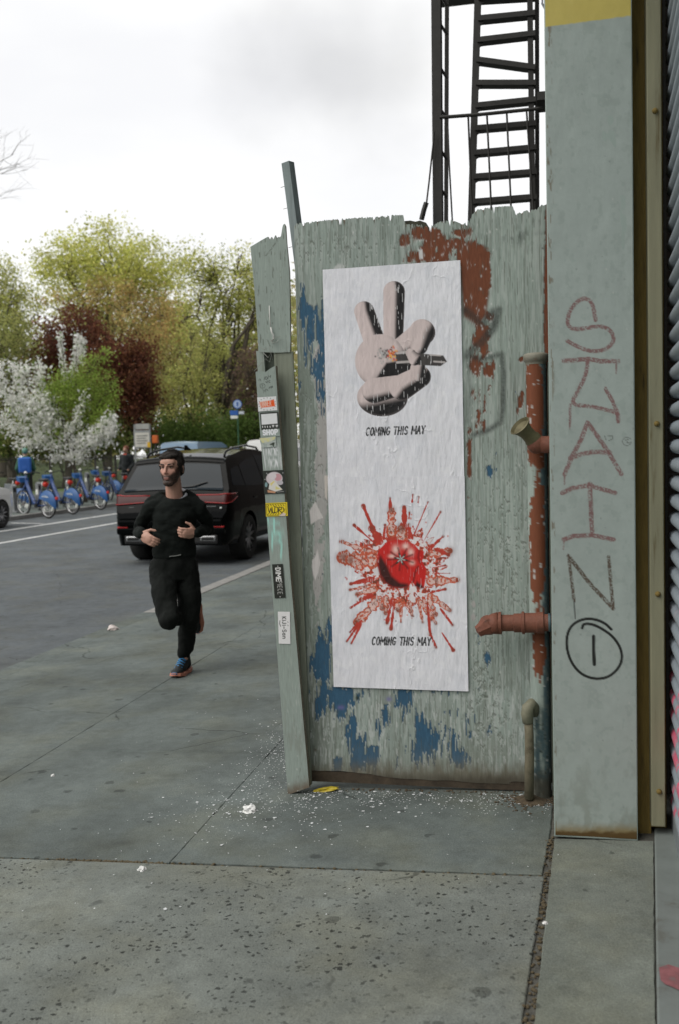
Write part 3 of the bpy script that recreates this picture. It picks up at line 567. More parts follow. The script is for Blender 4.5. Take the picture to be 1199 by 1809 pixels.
    # black spray tag beside the poster
    BK = (.035, .04, .036); sp_ = .55+.6*fbm(X/3, Y/3, 61, 3)
    for pts, w_, a in [([(822,548),(850,572),(868,552),(880,548),(872,580),(850,604),(828,622)], 13, .75), ([(822,630),(850,634),(885,626),(889,660),(887,720),(884,745),(862,760),(836,768)], 9, .8), ([(826,640),(829,690),(826,745)], 9, .45), ([(860,590),(872,565)], 14, .5)]:
        p.line(pts, w_, BK, 9, a, np.clip(sp_, 0, 1))
    # vertical splits and flaking, most of it near the top, right of the poster and low down
    crk = fbm(X/1.0, Y/60, 71, 4); zone = sst(470, 390, Y)*.55+sst(1180, 1330, Y)*.35+.30*sst(.5, .7, fbm(X/50, Y/80, 72))
    crk2 = fbm(X/.8, Y/26, 77, 3); p.put(.5*sst(.745-.12*zone, .82-.12*zone, crk), (.075, .085, .066)); p.put(.45*sst(.76-.10*zone, .82-.10*zone, crk2), (.09, .10, .08)); p.D += 0
    chip = fbm(X/4.2, Y/8, 81, 4); zone2 = p.gauss(890, 960, 80, 170)+p.gauss(860, 1280, 50, 70)*1.1+p.gauss(600, 440, 110, 28)*1.1+p.gauss(555, 850, 26, 260)*.9+p.gauss(850, 1180, 24, 60)
    c1 = sst(.685, .72, chip*.8+.14*zone2); p.put(c1*.6, (.20, .225, .19)); gy, gx = np.gradient(sst(.60, .70, chip*.8+.14*zone2)); zz2 = np.clip(zone2*1.2, 0, 1); p.put(np.clip(gy*2.0, 0, .6)*zz2, (.085, .095, .076)); p.put(np.clip(-gy*1.8, 0, .5)*zz2, (.46, .50, .47)); p.D += (chip-.5)*.0006*np.clip(zone2, 0, 1)  # chip edges shaded on top and lit below, painted into the colour
    u_ = lambda pts: [(500+a/6.958, 840+b/6.958) for a, b in pts]
    p.poly(u_([(330,430),(400,320),(440,400),(500,520),(430,545),(345,605)]), (.60, .57, .55), .8); p.poly(u_([(430,905),(460,1080),(440,1190),(400,1290),(365,1160),(365,1040),(400,1000)]), (.62, .59, .57), .8); p.poly(u_([(510,0),(560,0),(545,300),(520,260)]), (.60, .55, .50), .8)
    p.put(.6*sst(.5, .62, fbm(X/7, Y/10, 99))*np.clip(p.gauss(915, 418, 30, 14)+p.gauss(961, 420, 4, 10), 0, 1), (.08, .10, .085))
    # white spatter
    rs = np.random.RandomState(5)
    for k in range(190):
        x, y = (rs.uniform(520, 965), rs.uniform(385, 1375)) if k < 90 else (rs.normal(835, 18), rs.normal(600, 110)) if k < 150 else (rs.uniform(700, 840), rs.uniform(400, 460))
        p.spot(x, y, rs.uniform(.7, 1.7), rs.uniform(.7, 2.4), (.62, .62, .60), .8)
    p.poly([(738,441),(745,440),(746,457),(740,458)], (.62, .62, .62), .8); p.poly([(590,473),(598,466),(610,469),(606,475),(588,478)], (.5, .52, .5), .8)
    for x, y in ((686,1235),(602,1250)): p.put(.75*p.gauss(x, y, 5, 4), (.17, .15, .36))
    p.put(.8*p.gauss(948, 1222, 5, 4), (.02, .14, .09)); p.put(.9*p.gauss(630, 1233, 3.4, 4), (.02, .035, .02)); p.put(.8*p.gauss(558, 1325, 2.4, 3), (.08, .06, .03))
    for xx in (522, 958):
        for yy in (430, 560, 700, 850, 1000, 1150, 1290): p.spot(xx+.03*(yy-430)*(xx < 600)+rs.uniform(-2, 2), yy+rs.uniform(-12, 12), 1.6, 1.6, (.05, .045, .035), .9)
    # rotten, bare, dirty foot
    foot = sst(1338, 1372, Y+26*(fbm(X/6, Y/20, 91)-.5)+10*(fbm(X/40, X*0, 92)-.4)); p.put(foot*.85, (.115, .095, .062)); p.put(sst(1362, 1380, Y+10*(fine-.5)), (.05, .04, .026)); p.D -= foot*.002
    p.put(.5*sst(1290, 1372, Y)*fbm(X/30, Y/30, 94), (.20, .20, .16))
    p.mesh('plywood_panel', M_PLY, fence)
    # the sheet's thickness
    prof = [(x, z) for x, z in zip(xs[::3], zt[::3]-.002)]+[(x, z) for x, z in zip(xs[::-6], zb[::-6])]
    MB().prism(prof, FV+.0035, FV+.021).build('panel_core', M_EDGE, fence)
mkpanel()
# second, ragged layer showing behind the dip in the top edge
q = [V(a, b, FV+.03) for a, b in [(712,402),(714,391),(724,390),(733,392),(741,390),(752,394),(757,402)]]
MB().prism([(a[0], a[2]-.0) for a in q]+[(q[-1][0], 2.0), (q[0][0], 2.0)], FV+.024, FV+.036).build('backing_strip', mat('dark_wood', (.055, .055, .038), .9, var=.4, sc=30), fence)
# framing that stands behind
MB().box((FX0+.06, FV+.022, .03), (FX0+.15, FV+.06, 2.35)).build('stud', M_OLIVE, fence); MB().box((-.12, FV+.022, .03), (-.03, FV+.06, 2.4)).build('stud', M_OLIVE, fence)
MB().box((FX0+.151, FV+.022, 1.2), (-.121, FV+.06, 1.29)).build('rail', M_OLIVE, fence); MB().box((FX0+.01, FV-.03+.034, .0), (-.02, FV+.04, .05)).build('bottom_plate', mat('rotten_plate', (.06, .045, .03), .95, var=.5, sc=20), fence)

# tall leaning stud that sticks up above the fence
a_ = V(510, 287, FV+.085); b_ = V(523.5, 392, FV+.085); dd = (b_-a_)/np.linalg.norm(b_-a_)
zax = Vector(-dd); e_ = a_+dd*1.6; xax = Vector((1, 0, 0)); yax = zax.cross(xax).normalized(); xax = yax.cross(zax)
Ms = Matrix.Translation(tuple(e_)) @ Matrix((xax, yax, zax)).transposed().to_4x4() @ Matrix.Rotation(R(-24), 4, 'Z')
ts = MB().box((-.026, -.02, 0), (.019, .02, 1.60), Ms, b=.002).build('tall_stud', mat('stud_grey', (.20, .24, .24), .85, var=.25, sc=10, bump=.4, stretch=(5, 5, .4)), fence)
for k, z_ in enumerate((1.50, 1.40, 1.22)): MB().tube([Ms @ Vector((-.02, 0, z_)), Ms @ Vector((-.055, -.01, z_-.002))], .0013, 5).build('nail', mat('nail_steel', (.2, .18, .16), .5, .8), ts)

# narrow plywood offcut at the left, top
LV = FV-.02
lp = [(443,436),(463,424),(474,418),(477,424),(480,418),(483,424),(487,415),(489,421),(493,418),(494,420),(497,417),(500,398),(503,395),(505,399),(507,430),(512,480),(513.5,560),(514,622),(490,623),(461,622),(457,620),(455,580),(449,500)]
def painted_polyboard(name, px, v, th, fn, res=.004):
    w3 = [V(a, b, v) for a, b in px]; xs = [a[0] for a in w3]; zs = [a[2] for a in w3]
    nx = int((max(xs)-min(xs))/res)+2; ny = int((max(zs)-min(zs))/res)+2
    # map rows to the left and right outline of the board
    ol = list(zip(xs, zs)); P = np.zeros((ny, nx, 3)); Z = np.linspace(max(zs)-1e-4, min(zs)+1e-4, ny)
    # columns between outline top and bottom, interpolated
    X = np.linspace(min(xs)+1e-4, max(xs)-1e-4, nx); topz = np.full(nx, -9.); botz = np.full(nx, 9.)
    for i, x in enumerate(X):
        for (x1, z1), (x2, z2) in zip(ol, ol[1:]+ol[:1]):
            if (x1-x)*(x2-x) <= 0 and x1 != x2:
                z = z1+(z2-z1)*(x-x1)/(x2-x1); topz[i] = max(topz[i], z); botz[i] = min(botz[i], z)
    T = np.linspace(0, 1, ny)[:, None]; P[..., 0] = X; P[..., 1] = v; P[..., 2] = topz*(1-T)+botz*T
    p = Paint(P, GREEN); fn(p); o = p.mesh(name, M_PLY, fence)
    MB().prism(ol, v+.004, v+th).build(name+'_core', M_EDGE, fence); return o
def fn(p):
    X, Y = p.X, p.Y; p.C *= (.88+.24*fbm(X/1.4, Y/80, 111))[..., None]; p.C *= (.94+.12*fbm(X/30, Y/50, 113))[..., None]
    p.put(.7*sst(.74, .80, fbm(X/1.2, Y/30, 114, 3)+.10*sst(470, 400, Y)), (.06, .065, .05)); p.put(.6*sst(.72, .78, fbm(X/2, Y/14, 115)), (.2, .22, .19))
    for pts in ([(470,452),(480,440),(488,428)], [(476,560),(477,548)], [(473,600),(478,612)]): p.line(pts, 1.1, (.07, .075, .06), 1, .8)
painted_polyboard('side_panel', lp, LV, .016, fn)
M_WIRE = mat('galvanised_wire', (.30, .31, .28), .45, .6)
def wire(px, v, r_, m=M_WIRE, name='wire'): return MB().tube([V(a, b, v+dv) for a, b, dv in px], r_, 5).build(name, m, fence, True)
wire([(476.5,540,-.004),(477,560,-.012),(479,580,-.012)], LV, .0022, mat('white_string', (.6, .6, .57), .8)); wire([(479,578,-.01),(481,588,-.015),(484,592,-.014),(484,600,-.01),(480,603,-.008)], LV, .004, MATS['white_string'])
wire([(478,600,-.005),(482,606,-.02),(490,604,-.02),(495,594,-.01),(488,596,-.02),(480,602,-.02)], LV, .0014)
wire([(455,602,-.005),(459,612,-.02),(468,618,-.02),(476,612,-.02),(480,628,-.02),(477,640,-.02),(470,634,-.03),(463,640,-.02),(455,650,-.02),(450,655,-.01)], LV, .0013); wire([(465,622,-.02),(474,632,-.03),(480,622,-.02),(482,636,-.02)], LV, .0013)

# stud between the board and the panel, then the leaning sticker board in front
def leanbox(px, v, th, name, m, parent=fence):
    c = [V(a, b, v) for a, b in px]; mb = MB(); vs = [tuple(a) for a in c]+[(a[0], a[1]+th, a[2]) for a in c]
    return mb.add(vs, [(0, 1, 2, 3), (7, 6, 5, 4), (0, 4, 5, 1), (1, 5, 6, 2), (2, 6, 7, 3), (3, 7, 4, 0)]).build(name, m, parent)
leanbox([(484,621),(518,621),(551,1386),(528,1388)], FV-.014, .012, 'stud', M_OLIVE)
leanbox([(453,620),(466,620),(480,800),(468,800)], FV-.016, .04, 'stud', M_GREEN)
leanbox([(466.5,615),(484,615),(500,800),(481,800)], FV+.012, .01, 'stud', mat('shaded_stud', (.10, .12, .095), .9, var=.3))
BV = 4.39
bpx = [(452,657),(459,655),(470,657),(478,651),(487,646),(513,1010),(547,1391),(509,1404),(490,1150)]
def fnb(p):
    X, Y = p.X, p.Y; p.C *= (.93+.14*fbm(X/1.6, Y/60, 121))[..., None]; p.C *= (.95+.1*fbm(X/30, Y/40, 122))[..., None]
    p.C *= .97; p.put(.6*sst(.73, .78, fbm(X/1.6, Y/14, 124)), (.2, .225, .2))
    p.put(.8*sst(1372, 1398, Y+.33*(X-528)+8*fbm(X/6, Y/6, 125)-4), (.13, .08, .045))
    rs = np.random.RandomState(8)
    for k in range(40): p.spot(rs.normal(525, 12), rs.normal(1270, 60), .9, rs.uniform(.6, 1.3), (.6, .6, .58), .8)
    p.put(.4*sst(.6, .75, fbm(X/5, Y/40, 126))*sst(1150, 1300, Y), (.22, .235, .2))
    # pencilled scrawl at the top and white and mint marker tags
    z = lambda pts: [(440+x/6.96, 640+y/6.958) for x, y in pts]; BK = (.05, .06, .055)
    for q in ([(120,225),(140,205),(150,230)], [(190,215),(200,180)], arc(215,195,12,18,0,360), [(235,200),(245,165)], [(255,180),(270,160),(268,190)], [(210,235),(213,250),(228,248),(228,228)], [(262,222),(245,232),(252,250),(264,244)], arc(170,290,32,28,10,350), [(160,280),(175,280),(165,300)], [(172,340),(195,345),(180,375)], [(205,335),(215,330),(205,360)], [(225,330),(235,350)], [(250,325),(255,305),(270,300),(258,318)], [(275,318),(280,295),(285,310),(293,292),(295,310)]): p.line(z(q), 1.0, BK, .9, .9)
    WH = (.72, .73, .74); q = lambda pts: z(pts)
    for s_ in ([(175,1045),(185,1145),(215,1140),(228,1110),(195,1095),(222,1075),(205,1045),(170,1045)], [(240,1050),(245,1140),(270,1130)], arc(290,1095,34,48,0,360), [(265,1140),(300,1020),(325,1140)], [(335,990),(335,1140),(375,1130),(385,1100),(345,1085),(372,1060),(340,1040)], [(195,1180),(205,1285),(240,1265),(255,1220),(225,1185),(190,1180)], [(250,1180),(280,1230),(310,1175)], [(280,1230),(262,1300)], arc(305,1240,34,42,0,360), [(320,1290),(335,1190),(360,1290)], [(355,1260),(365,1180),(400,1280),(395,1165)]): p.line(q(s_), 1.5, WH, .9, 1)
    y_ = lambda pts: [(440+a/6.7, 880+b/6.7) for a, b in pts]; MI = (.36, .70, .62)
    for s_ in ([(225,230),(235,300),(290,305),(365,295)], [(255,235),(300,230)], [(300,240),(300,400)], [(228,410),(320,405),(415,410)], [(280,420),(275,600)], [(280,440),(350,420),(385,460),(360,500),(290,505)], [(350,505),(395,540),(385,620),(380,705)]): p.line(y_(s_), 2.8, MI, 1, .95)
painted_polyboard('sticker_board', bpx, BV, .036, fnb, .0022)

# ------------------------------------------------------------------ stickers and posters (flat prints)
M_PRINT = vmat('printed_paper', .6, var=.03, sc=60, bump=.1, bsc=60, spec=.35)
def sticker(name, px, fn, label, cat='sticker', v=BV-.0026, res=.0013, base=(.72, .72, .72)):
    p = Paint(quad_grid(*[V(a, b, v) for a, b in px], res), base); fn(p); p.D += .0006*fbm(p.X/6, p.Y/6, 9)
    return tag(p.mesh(name, M_PRINT), label, cat)
z = lambda pts: [(440+x/6.96, 640+y/6.958) for x, y in pts]
def f1(p):
    for k in range(16): a = k*2*math.pi/16; p.put(.8*p.gauss(472.7+15*math.cos(a), 713.8+11*math.sin(a)*1.0, .9), (.08, .07, .07))
    p.poly(z([(132,490),(310,458),(325,540),(150,560)]), (.78, .10, .01), 1.2); 
    lettering(p, 'DINNER', z([(140,488)])[0], (3.0, -.5), (.8, 9.2), 1.0, (.75, .65, .55), .22, .8, .75)
sticker('sticker', z([(104,432),(338,418),(352,590),(118,606)]), f1, 'small white sticker with orange block lettering, highest on the leaning board')
def f2(p):
    p.poly(z([(152,640),(345,626),(355,752),(160,768)]), (.74, .75, .76), .7)
    for k, x in enumerate((170, 200, 230, 262)): p.line(z([(x, 785), (x+2, 800)]), 1.6, (.6, .6, .6), .7)
    for x in (300, 345): p.put(p.gauss(*z([(x-6, 778)])[0], 1.1), (.7, .7, .7)); p.put(p.gauss(*z([(x+6, 776)])[0], 1.1), (.7, .7, .7)); p.put(p.gauss(*z([(x, 788)])[0], 1.2), (.7, .7, .7))
    s = (p.Y > z([(0, 835)])[0][1]-.08*(p.X-460))
    p.put(s*.95, (.31, .365, .33))
    lettering(p, 'SHOP', z([(172,835)])[0], (5.2, -.25), (.5, 8.2), 2.6, (.75, .76, .78), .34, .8)
sticker('sticker', z([(136,622),(362,606),(386,905),(164,918)]), f2, 'black framed sticker with a blank white window above white bubble letters reading SHOP', base=(.03, .035, .03))
def f3(p):
    p.poly(z([(130,935),(330,915),(320,945),(260,975),(170,992)]), (.62, .60, .30), 1); p.put(sst(.45, .6, fbm(p.X/3, p.Y/3, 5))*.6, (.5, .53, .5))
    p.poly(z([(255,1010),(300,985),(318,985),(316,1010),(305,1045),(288,1015),(270,1018)]), (.04, .05, .035), .8)
sticker('sticker_remnant', z([(128,930),(332,908),(338,1040),(160,1050)]), f3, 'torn pale yellow sticker remnant below the SHOP sticker', base=(.33, .38, .35))
def f4(p):
    e = lambda cx, cy, rx, ry, c, al=1.: p.put(al*sst(1.08, .92, np.hypot((p.X-(440+cx/6.96))/(rx/6.96), (p.Y-(640+cy/6.958))/(ry/6.958))), c)
    e(315, 1430, 100, 82, (.62, .56, .58)); e(360, 1415, 45, 45, (.55, .24, .27), .8); e(290, 1400, 50, 40, (.66, .6, .62)); e(385, 1480, 38, 28, (.5, .47, .5))
    p.poly(z([(255,1490),(310,1450),(415,1565),(330,1590),(245,1560)]), (.70, .68, .62), .8); p.poly(z([(262,1492),(312,1455),(318,1470),(275,1520)]), (.72, .60, .22), .8); p.poly(z([(330,1520),(400,1560),(330,1565)]), (.66, .60, .25), .8); p.poly(z([(230,1570),(330,1590),(325,1608),(235,1600)]), (.55, .28, .16), .8)
    e(215, 1505, 16, 30, (.25, .4, .42), .8); p.line(z([(350,1595),(430,1588)]), .8, (.5, .5, .5), .8, .7)
    for x, y in ((222,1365),(232,1380),(200,1440),(420,1360)): p.put(.8*p.gauss(*z([(x, y)])[0], .8), (.6, .6, .6))
sticker('sticker', z([(170,1335),(440,1322),(458,1610),(190,1620)]), f4, 'square black sticker with a pink and white food picture', base=(.025, .03, .025))
y_ = lambda pts: [(440+a/6.7, 880+b/6.7) for a, b in pts]
def f5(p):
    BK = (.03, .03, .015); BK2 = BK
    p.line(y_([(208,70),(440,62),(446,200),(216,208),(208,70)]), .9, BK, .8)
    for x in range(225, 430, 30): p.line(y_([(x, 75), (x+14, 92)]), 1.1, BK, .8); p.line(y_([(x, 195), (x+14, 182)]), 1.1, BK, .8)
    for s_ in ([(225,95),(245,175),(262,120),(275,175)], [(275,110),(285,175),(315,170)], [(300,100),(345,110),(345,160),(305,175),(310,110)], [(350,175),(360,105),(392,110),(385,135),(355,140),(400,180)], [(405,105),(420,150),(400,165)]): p.line(y_(s_), 1.5, BK, .8)
    p.put(p.gauss(*y_([(427,130)])[0], .9), BK); p.poly(y_([(360,205),(415,170),(440,190),(430,215),(380,222)]), (.66, .55, .5), 1, .9)
sticker('sticker', y_([(200,58),(455,48),(462,210),(205,218)]), f5, 'yellow sticker with a black scrawled tag on the leaning board', base=(.78, .60, .02))
def f6(p):
    WH = (.75, .75, .73); lettering(p, 'DIME', y_([(372,822)])[0], (.30*0+.35, 5.4), (-8.0, .5), 1.7, WH, .26, .7); lettering(p, 'PIECE', y_([(392,982)])[0], (.2, 4.1), (-8.0, .5), .75, (.5, .5, .48), .32, .7)
    p.put(p.gauss(*y_([(345,806)])[0], .8), WH); p.put(p.gauss(*y_([(372,1168)])[0], .8), WH)
sticker('sticker', y_([(276,784),(404,778),(436,1178),(308,1186)]), f6, 'tall black sticker reading DIMEPIECE sideways in white', base=(.022, .025, .02))
def f7(p):
    BK = (.02, .022, .02); lettering(p, 'KiJi-San', y_([(440,1402)])[0], (.12, 4.75), (-6.4, .2), 1.35, BK, .24, .7)
    p.line(y_([(370,1450),(366,1485),(378,1518)]), 1.1, BK, .7); p.line(y_([(460,1462),(468,1472)]), .8, BK, .7); p.line(y_([(462,1500),(468,1512)]), .8, BK, .7)
sticker('sticker', y_([(345,1343),(488,1345),(494,1726),(356,1722)]), f7, 'tall white sticker reading KiJi-San sideways in black, lowest on the board', base=(.76, .75, .75))

M_POST = vmat('poster_paper', .62, var=.035, sc=25, bump=.25, bsc=30, spec=.35)
def wear(p, seed):
    X, Y = p.X, p.Y; p.C *= (.93+.10*fbm(X/26, Y/34, seed))[..., None]; p.put(.35*sst(.5, .75, fbm(X/18, Y/26, seed+3)), (.64, .66, .72))
    p.D += .005*(fbm(X/30, Y/60, seed+5)-.5)+.0022*(fbm(X/5, Y/22, seed+6)-.5); p.put(.30*sst(.56, .70, fbm(X/2.2, Y/18, seed+11)), (.60, .61, .65)); p.put(.35*sst(.62, .70, fbm(X/9, Y/12, seed+12)), (.86, .86, .88))
    cr = np.abs(fbm(X/34, Y/52, seed+7)-.5); zw = sst(.45, .65, fbm(X/60, Y/80, seed+9)); p.D += .0016*sst(.016, .0, cr)*zw; p.put(.22*sst(.012, 0, cr)*zw, (.85, .85, .86))
    cr = np.abs(fbm(X/16, Y/70, seed+8)-.5); p.D += .0006*sst(.012, .0, cr)
def scuff(p, seed):     # ink rubbed off along the plywood grain
    a = sst(.70, .76, fbm(p.X/1.3, p.Y/16, seed, 3)); p.put(.8*a*(p.C.mean(-1) < .5), (.68, .67, .68))
PWHITE = (.80, .80, .845)
pv = FV-.007
p = Paint(quad_grid(*[V(a, b, pv) for a, b in [(570.5,476.5),(812,459.5),(819,846),(580,846.5)]], .0024), PWHITE)
wear(p, 200)
h = lambda x, y: (560+x/4.282, 460+y/4.282)
LT, DK, RM = np.array((.66, .555, .54)), np.array((.010, .009, .010)), np.array((.13, .11, .11))
def shade(nx_, ny_, m, k0=-.1, k1=.5, dirx=.86, diry=.5):
    d = nx_*dirx+ny_*diry; t = sst(k0, k1, d)[..., None]; c = LT*(1-t)+DK*t; t2 = (sst(.84, 1.0, np.hypot(nx_, ny_))*sst(-.75, .5, d))[..., None]*.5; c = c*(1-t2)+RM*t2
    a = m[..., None]; p.C = p.C*(1-a)+c*a
def cap(a, b, ra, rb, **kw):
    a, b = h(*a), h(*b); ra, rb = ra/4.282, rb/4.282; dx, dy = b[0]-a[0], b[1]-a[1]; l = math.hypot(dx, dy); ux_, uy_ = dx/l, dy/l
    t = np.clip(((p.X-a[0])*ux_+(p.Y-a[1])*uy_)/l, 0, 1); rr = ra+(rb-ra)*t; ox, oy = p.X-a[0]-t*dx, p.Y-a[1]-t*dy
    shade(ox/rr, oy/rr, sst(rr+.5, rr-.5, np.hypot(ox, oy)), **kw)
def ell(c, rx, ry, **kw):
    c = h(*c); ox, oy = (p.X-c[0])/(rx/4.282), (p.Y-c[1])/(ry/4.282); rr = np.hypot(ox, oy); e_ = .5/(rx/4.282); shade(ox, oy, sst(1+e_, 1-e_, rr), **kw)
# a hand giving the peace sign, drawn in fat rounded tubes
ell((490,1035), 192, 145, dirx=.25, diry=.95, k0=-.05, k1=.45)
cap((352,385), (440,640), 76, 82, dirx=.95, diry=-.15, k0=-.05, k1=.38); cap((578,238), (572,620), 82, 74, dirx=1, diry=-.1, k0=-.05, k1=.36)
cap((640,640), (795,545), 66, 95, k0=.25, k1=.85); ell((475,760), 192, 202, dirx=.72, diry=.68, k0=.08, k1=.8)
p.poly([h(*a) for a in [(470,850),(520,775),(640,760),(730,770),(720,850),(690,880),(560,885),(480,930),(440,905)]], DK, 2.5)
cap((790,540), (768,650), 96, 66, k0=.0, k1=.6); cap((430,985), (600,950), 95, 80, dirx=.2, diry=.97, k0=.15, k1=.7)
cap((640,960), (775,880), 98, 82, dirx=.8, diry=.6, k0=-.15, k1=.3); ell((760,830), 60, 82, dirx=.9, diry=.2, k0=-.1, k1=.5)
p.poly([h(*a) for a in [(585,690),(735,680),(735,700),(950,720),(978,765),(930,800),(740,790),(600,780)]], (.055, .05, .048), 1)
for q, wd in (([(600,700),(720,690)], 5), ([(600,772),(700,765)], 4), ([(850,715),(930,720)], 2.5), ([(880,765),(960,770)], 3)): p.line([h(*a) for a in q], wd, (.50, .46, .45), 1.5)
cap((700,700), (735,745), 34, 50, k0=.0, k1=.5)
rs = np.random.RandomState(12)
for k in range(60): x, y = rs.normal(500, 20), rs.normal(715, 22); p.spot(*h(x, y), 1.6, 1.6, (.45, .43, .42) if k % 3 else (.08, .07, .07))
for k in range(44): x, y = rs.normal(566, 18), rs.normal(715, 26); p.spot(*h(x, y), 1.5, 1.5, [(.75, .22, .02), (.7, .06, .02), (.85, .45, .05), (.18, .03, .02)][k % 4])
scuff(p, 233)
INK = (.02, .021, .023)
def caption(p, x0, y0, x1, y1, hgt, sh, seed, al):
    n = 13.6+14*.34; ex = ((x1-x0)/n, (y1-y0)/n)
    lettering(p, 'COMING THIS MAY', (x0, y0), ex, (0, hgt), 2.5, INK, .34, .8, 1., np.clip(al+sst(.30, .40, fbm(p.X/2, p.Y/7, seed, 3)), 0, 1), shear=sh)
caption(p, 645, 756, 749, 752.5, 13.5, .32, 240, .55)
o = tag(p.mesh('poster', M_POST), 'upper white paper poster printed with a hand making the peace sign', 'poster')
p = Paint(quad_grid(*[V(a, b, pv-.0016) for a, b in [(579.5,842.5),(819.5,841),(826.5,1221.5),(590,1213.5)]], .0024), PWHITE)
wear(p, 300)
h = lambda x, y: (560+x/4.282, 840+y/4.282)
RD, OR, BRN, PALE = (.50, .05, .032), (.60, .12, .06), (.20, .055, .032), (.80, .66, .62)
cx, cy = h(630, 690); an = np.arctan2(p.Y-cy, p.X-cx); rd = np.hypot(p.X-cx, p.Y-cy)
spike = 0; rs = np.random.RandomState(31)
edge = 66+26*(fbm(an*2.6+20, an*0, 7)-.3)+34*(fbm(an*7+40, an*0, 17)-.5)+22*(fbm(an*16+9, an*0, 19)-.5)
ring = sst(edge+1, edge-1, rd); tex = fbm(p.X/5.5, p.Y/5.5, 63, 4)
p.put(ring*sst(.47, .53, tex), OR); p.put(ring*sst(.55, .6, tex), RD); p.put(ring*sst(.47, .42, tex)*.45, PALE); p.put(ring*sst(.62, .66, tex), BRN)
p.put(sst(edge-3.2, edge-1.5, rd)*ring*.75, RD)
def streak(a, b, w0, w1, hollow=True):
    a, b = h(*a), h(*b); dx, dy = b[0]-a[0], b[1]-a[1]; l2 = dx*dx+dy*dy; q_ = p.around([a, b], 18); X, Y = p.X[q_], p.Y[q_]; t = np.clip(((X-a[0])*dx+(Y-a[1])*dy)/l2, 0, 1)
    wv = 1+1.2*(fbm(t*6+a[0], t*0, 23)-.5); rr = (w0+(w1-w0)*t)/4.282*wv*.85; d = np.hypot(X-a[0]-t*dx, Y-a[1]-t*dy)
    def put(al, col): al = np.clip(al, 0, 1)[..., None]; p.C[q_] = p.C[q_]*(1-al)+np.array(col)*al
    put(sst(rr+.5, rr-.5, d), OR if hollow else RD)
    if hollow: put(.75*sst(rr*.66+.4, rr*.66-.4, d)*sst(.42, .5, fbm(X/3.4, Y/3.4, 8)), PALE); put(.7*sst(.60, .66, fbm(X/3.4, Y/3.4, 18))*sst(rr, rr-1, d), BRN)
    p.spot(b[0], b[1], w1/4.282*.8+.8, w1/4.282*.8+.8, BRN, .8)
for a, b, w0, w1, hol in [((560,480),(548,170),52,6,0),((560,430),(560,260),48,30,1),((660,470),(655,240),36,14,0),((450,480),(345,230),10,14,0),((470,500),(410,400),34,26,0),((440,520),(275,375),5,12,0),((430,600),(185,500),34,16,1),((400,640),(200,620),64,52,1),((330,690),(250,640),40,40,1),((720,470),(835,200),6,5,0),((800,500),(930,275),4,8,0),((715,200),(720,145),9,5,0),((760,205),(765,160),5,6,0),((690,330),(695,280),6,7,0),((840,560),(950,460),16,8,0),((860,590),(1000,570),40,32,1),((900,560),(990,600),18,16,0),((870,700),(965,680),4,7,0),((860,800),(1060,790),52,22,1),((880,740),(1000,740),4,3,0),((420,780),(250,820),22,12,0),((430,830),(245,865),16,12,1),((430,860),(300,900),26,20,1),((400,910),(330,940),20,18,0),((330,950),(250,1000),8,8,0),((440,960),(300,1110),50,34,1),((330,1100),(220,1255),12,6,0),((300,1120),(245,1185),10,6,0),((330,1120),(255,1270),12,6,0),((520,930),(515,1040),30,20,1),((560,940),(525,1115),14,16,0),((580,960),(555,1160),8,14,0),((630,960),(630,1110),30,5,1),((690,960),(715,1060),36,10,1),((760,940),(795,1110),22,10,1),((780,960),(860,1090),20,18,1),((800,940),(895,1120),18,12,1),((830,960),(850,1200),8,14,0),((850,1190),(895,1300),6,12,0),((850,910),(1000,1020),30,18,1),((930,1010),(1020,1130),8,12,0),((940,1190),(1025,1320),4,16,0),((870,880),(965,860),12,10,0),((840,930),(890,1050),22,20,1),((600,980),(610,1020),26,20,1),((470,930),(490,1000),26,22,1),((640,480),(630,400),50,40,1),((700,470),(690,370),22,10,0),((500,470),(510,375),14,10,0)]: streak(a, b, w0, w1, bool(hol))
for k in range(70):
    a = rs.uniform(0, 2*math.pi); r1 = rs.uniform(250, 430); p.spot(*h(630+r1*math.cos(a), 690+r1*math.sin(a)), 1.4, rs.uniform(.7, 2.2), [RD, BRN, OR][k % 3])
body_ = [(450,600),(470,555),(520,505),(590,485),(670,490),(730,520),(765,560),(805,575),(800,625),(790,650),(820,700),(818,780),(805,850),(770,855),(735,835),(715,800),(690,840),(630,855),(560,845),(510,810),(470,750),(452,680)]
p.poly([h(*a) for a in body_], (.60, .020, .016), 1.2)
p.poly([h(*a) for a in [(470,600),(500,640),(530,690),(560,760),(620,810),(680,820),(690,840),(630,855),(560,845),(510,810),(470,750),(455,670)]], (.055, .012, .010), 4); p.poly([h(*a) for a in [(735,835),(750,800),(790,830),(805,850),(770,855)]], (.05, .01, .01), 3); p.line([h(*a) for a in [(760,690),(735,740),(725,800)]], 3, (.14, .012, .01), 4, .8)
p.line([h(*a) for a in [(770,570),(760,620),(775,660)]], 3, (.2, .01, .01), 4, .8)
for x, y, rx, ry in ((590,560,26,34),(665,535,26,22),(705,580,22,28),(560,610,24,14),(715,660,20,18)): p.put(.95*p.gauss(*h(x, y), rx/4.282, ry/4.282), (.88, .62, .55))
for k in range(9): a = k*2*math.pi/9+.3; p.line([h(630, 632), h(630+95*math.cos(a), 632+85*math.sin(a))], 3.2, (.16, .012, .01), 3, .75)
for k in range(6): a = k*math.pi/3+.2; p.line([h(630, 632), h(630+48*math.cos(a), 632+44*math.sin(a))], 2.6, (.04, .05, .04), 1.2); p.line([h(630, 632), h(630+30*math.cos(a+.1), 632+28*math.sin(a+.1))], 2.0, (.45, .47, .45), 1)
a_ = p.C.copy(); scuff(p, 333); kk = p.gauss(*h(630, 670), 50)[..., None]; p.C = p.C*(1-kk)+a_*kk
caption(p, 655.5, 1125.5, 759.5, 1126.5, 13.5, .32, 340, .6)
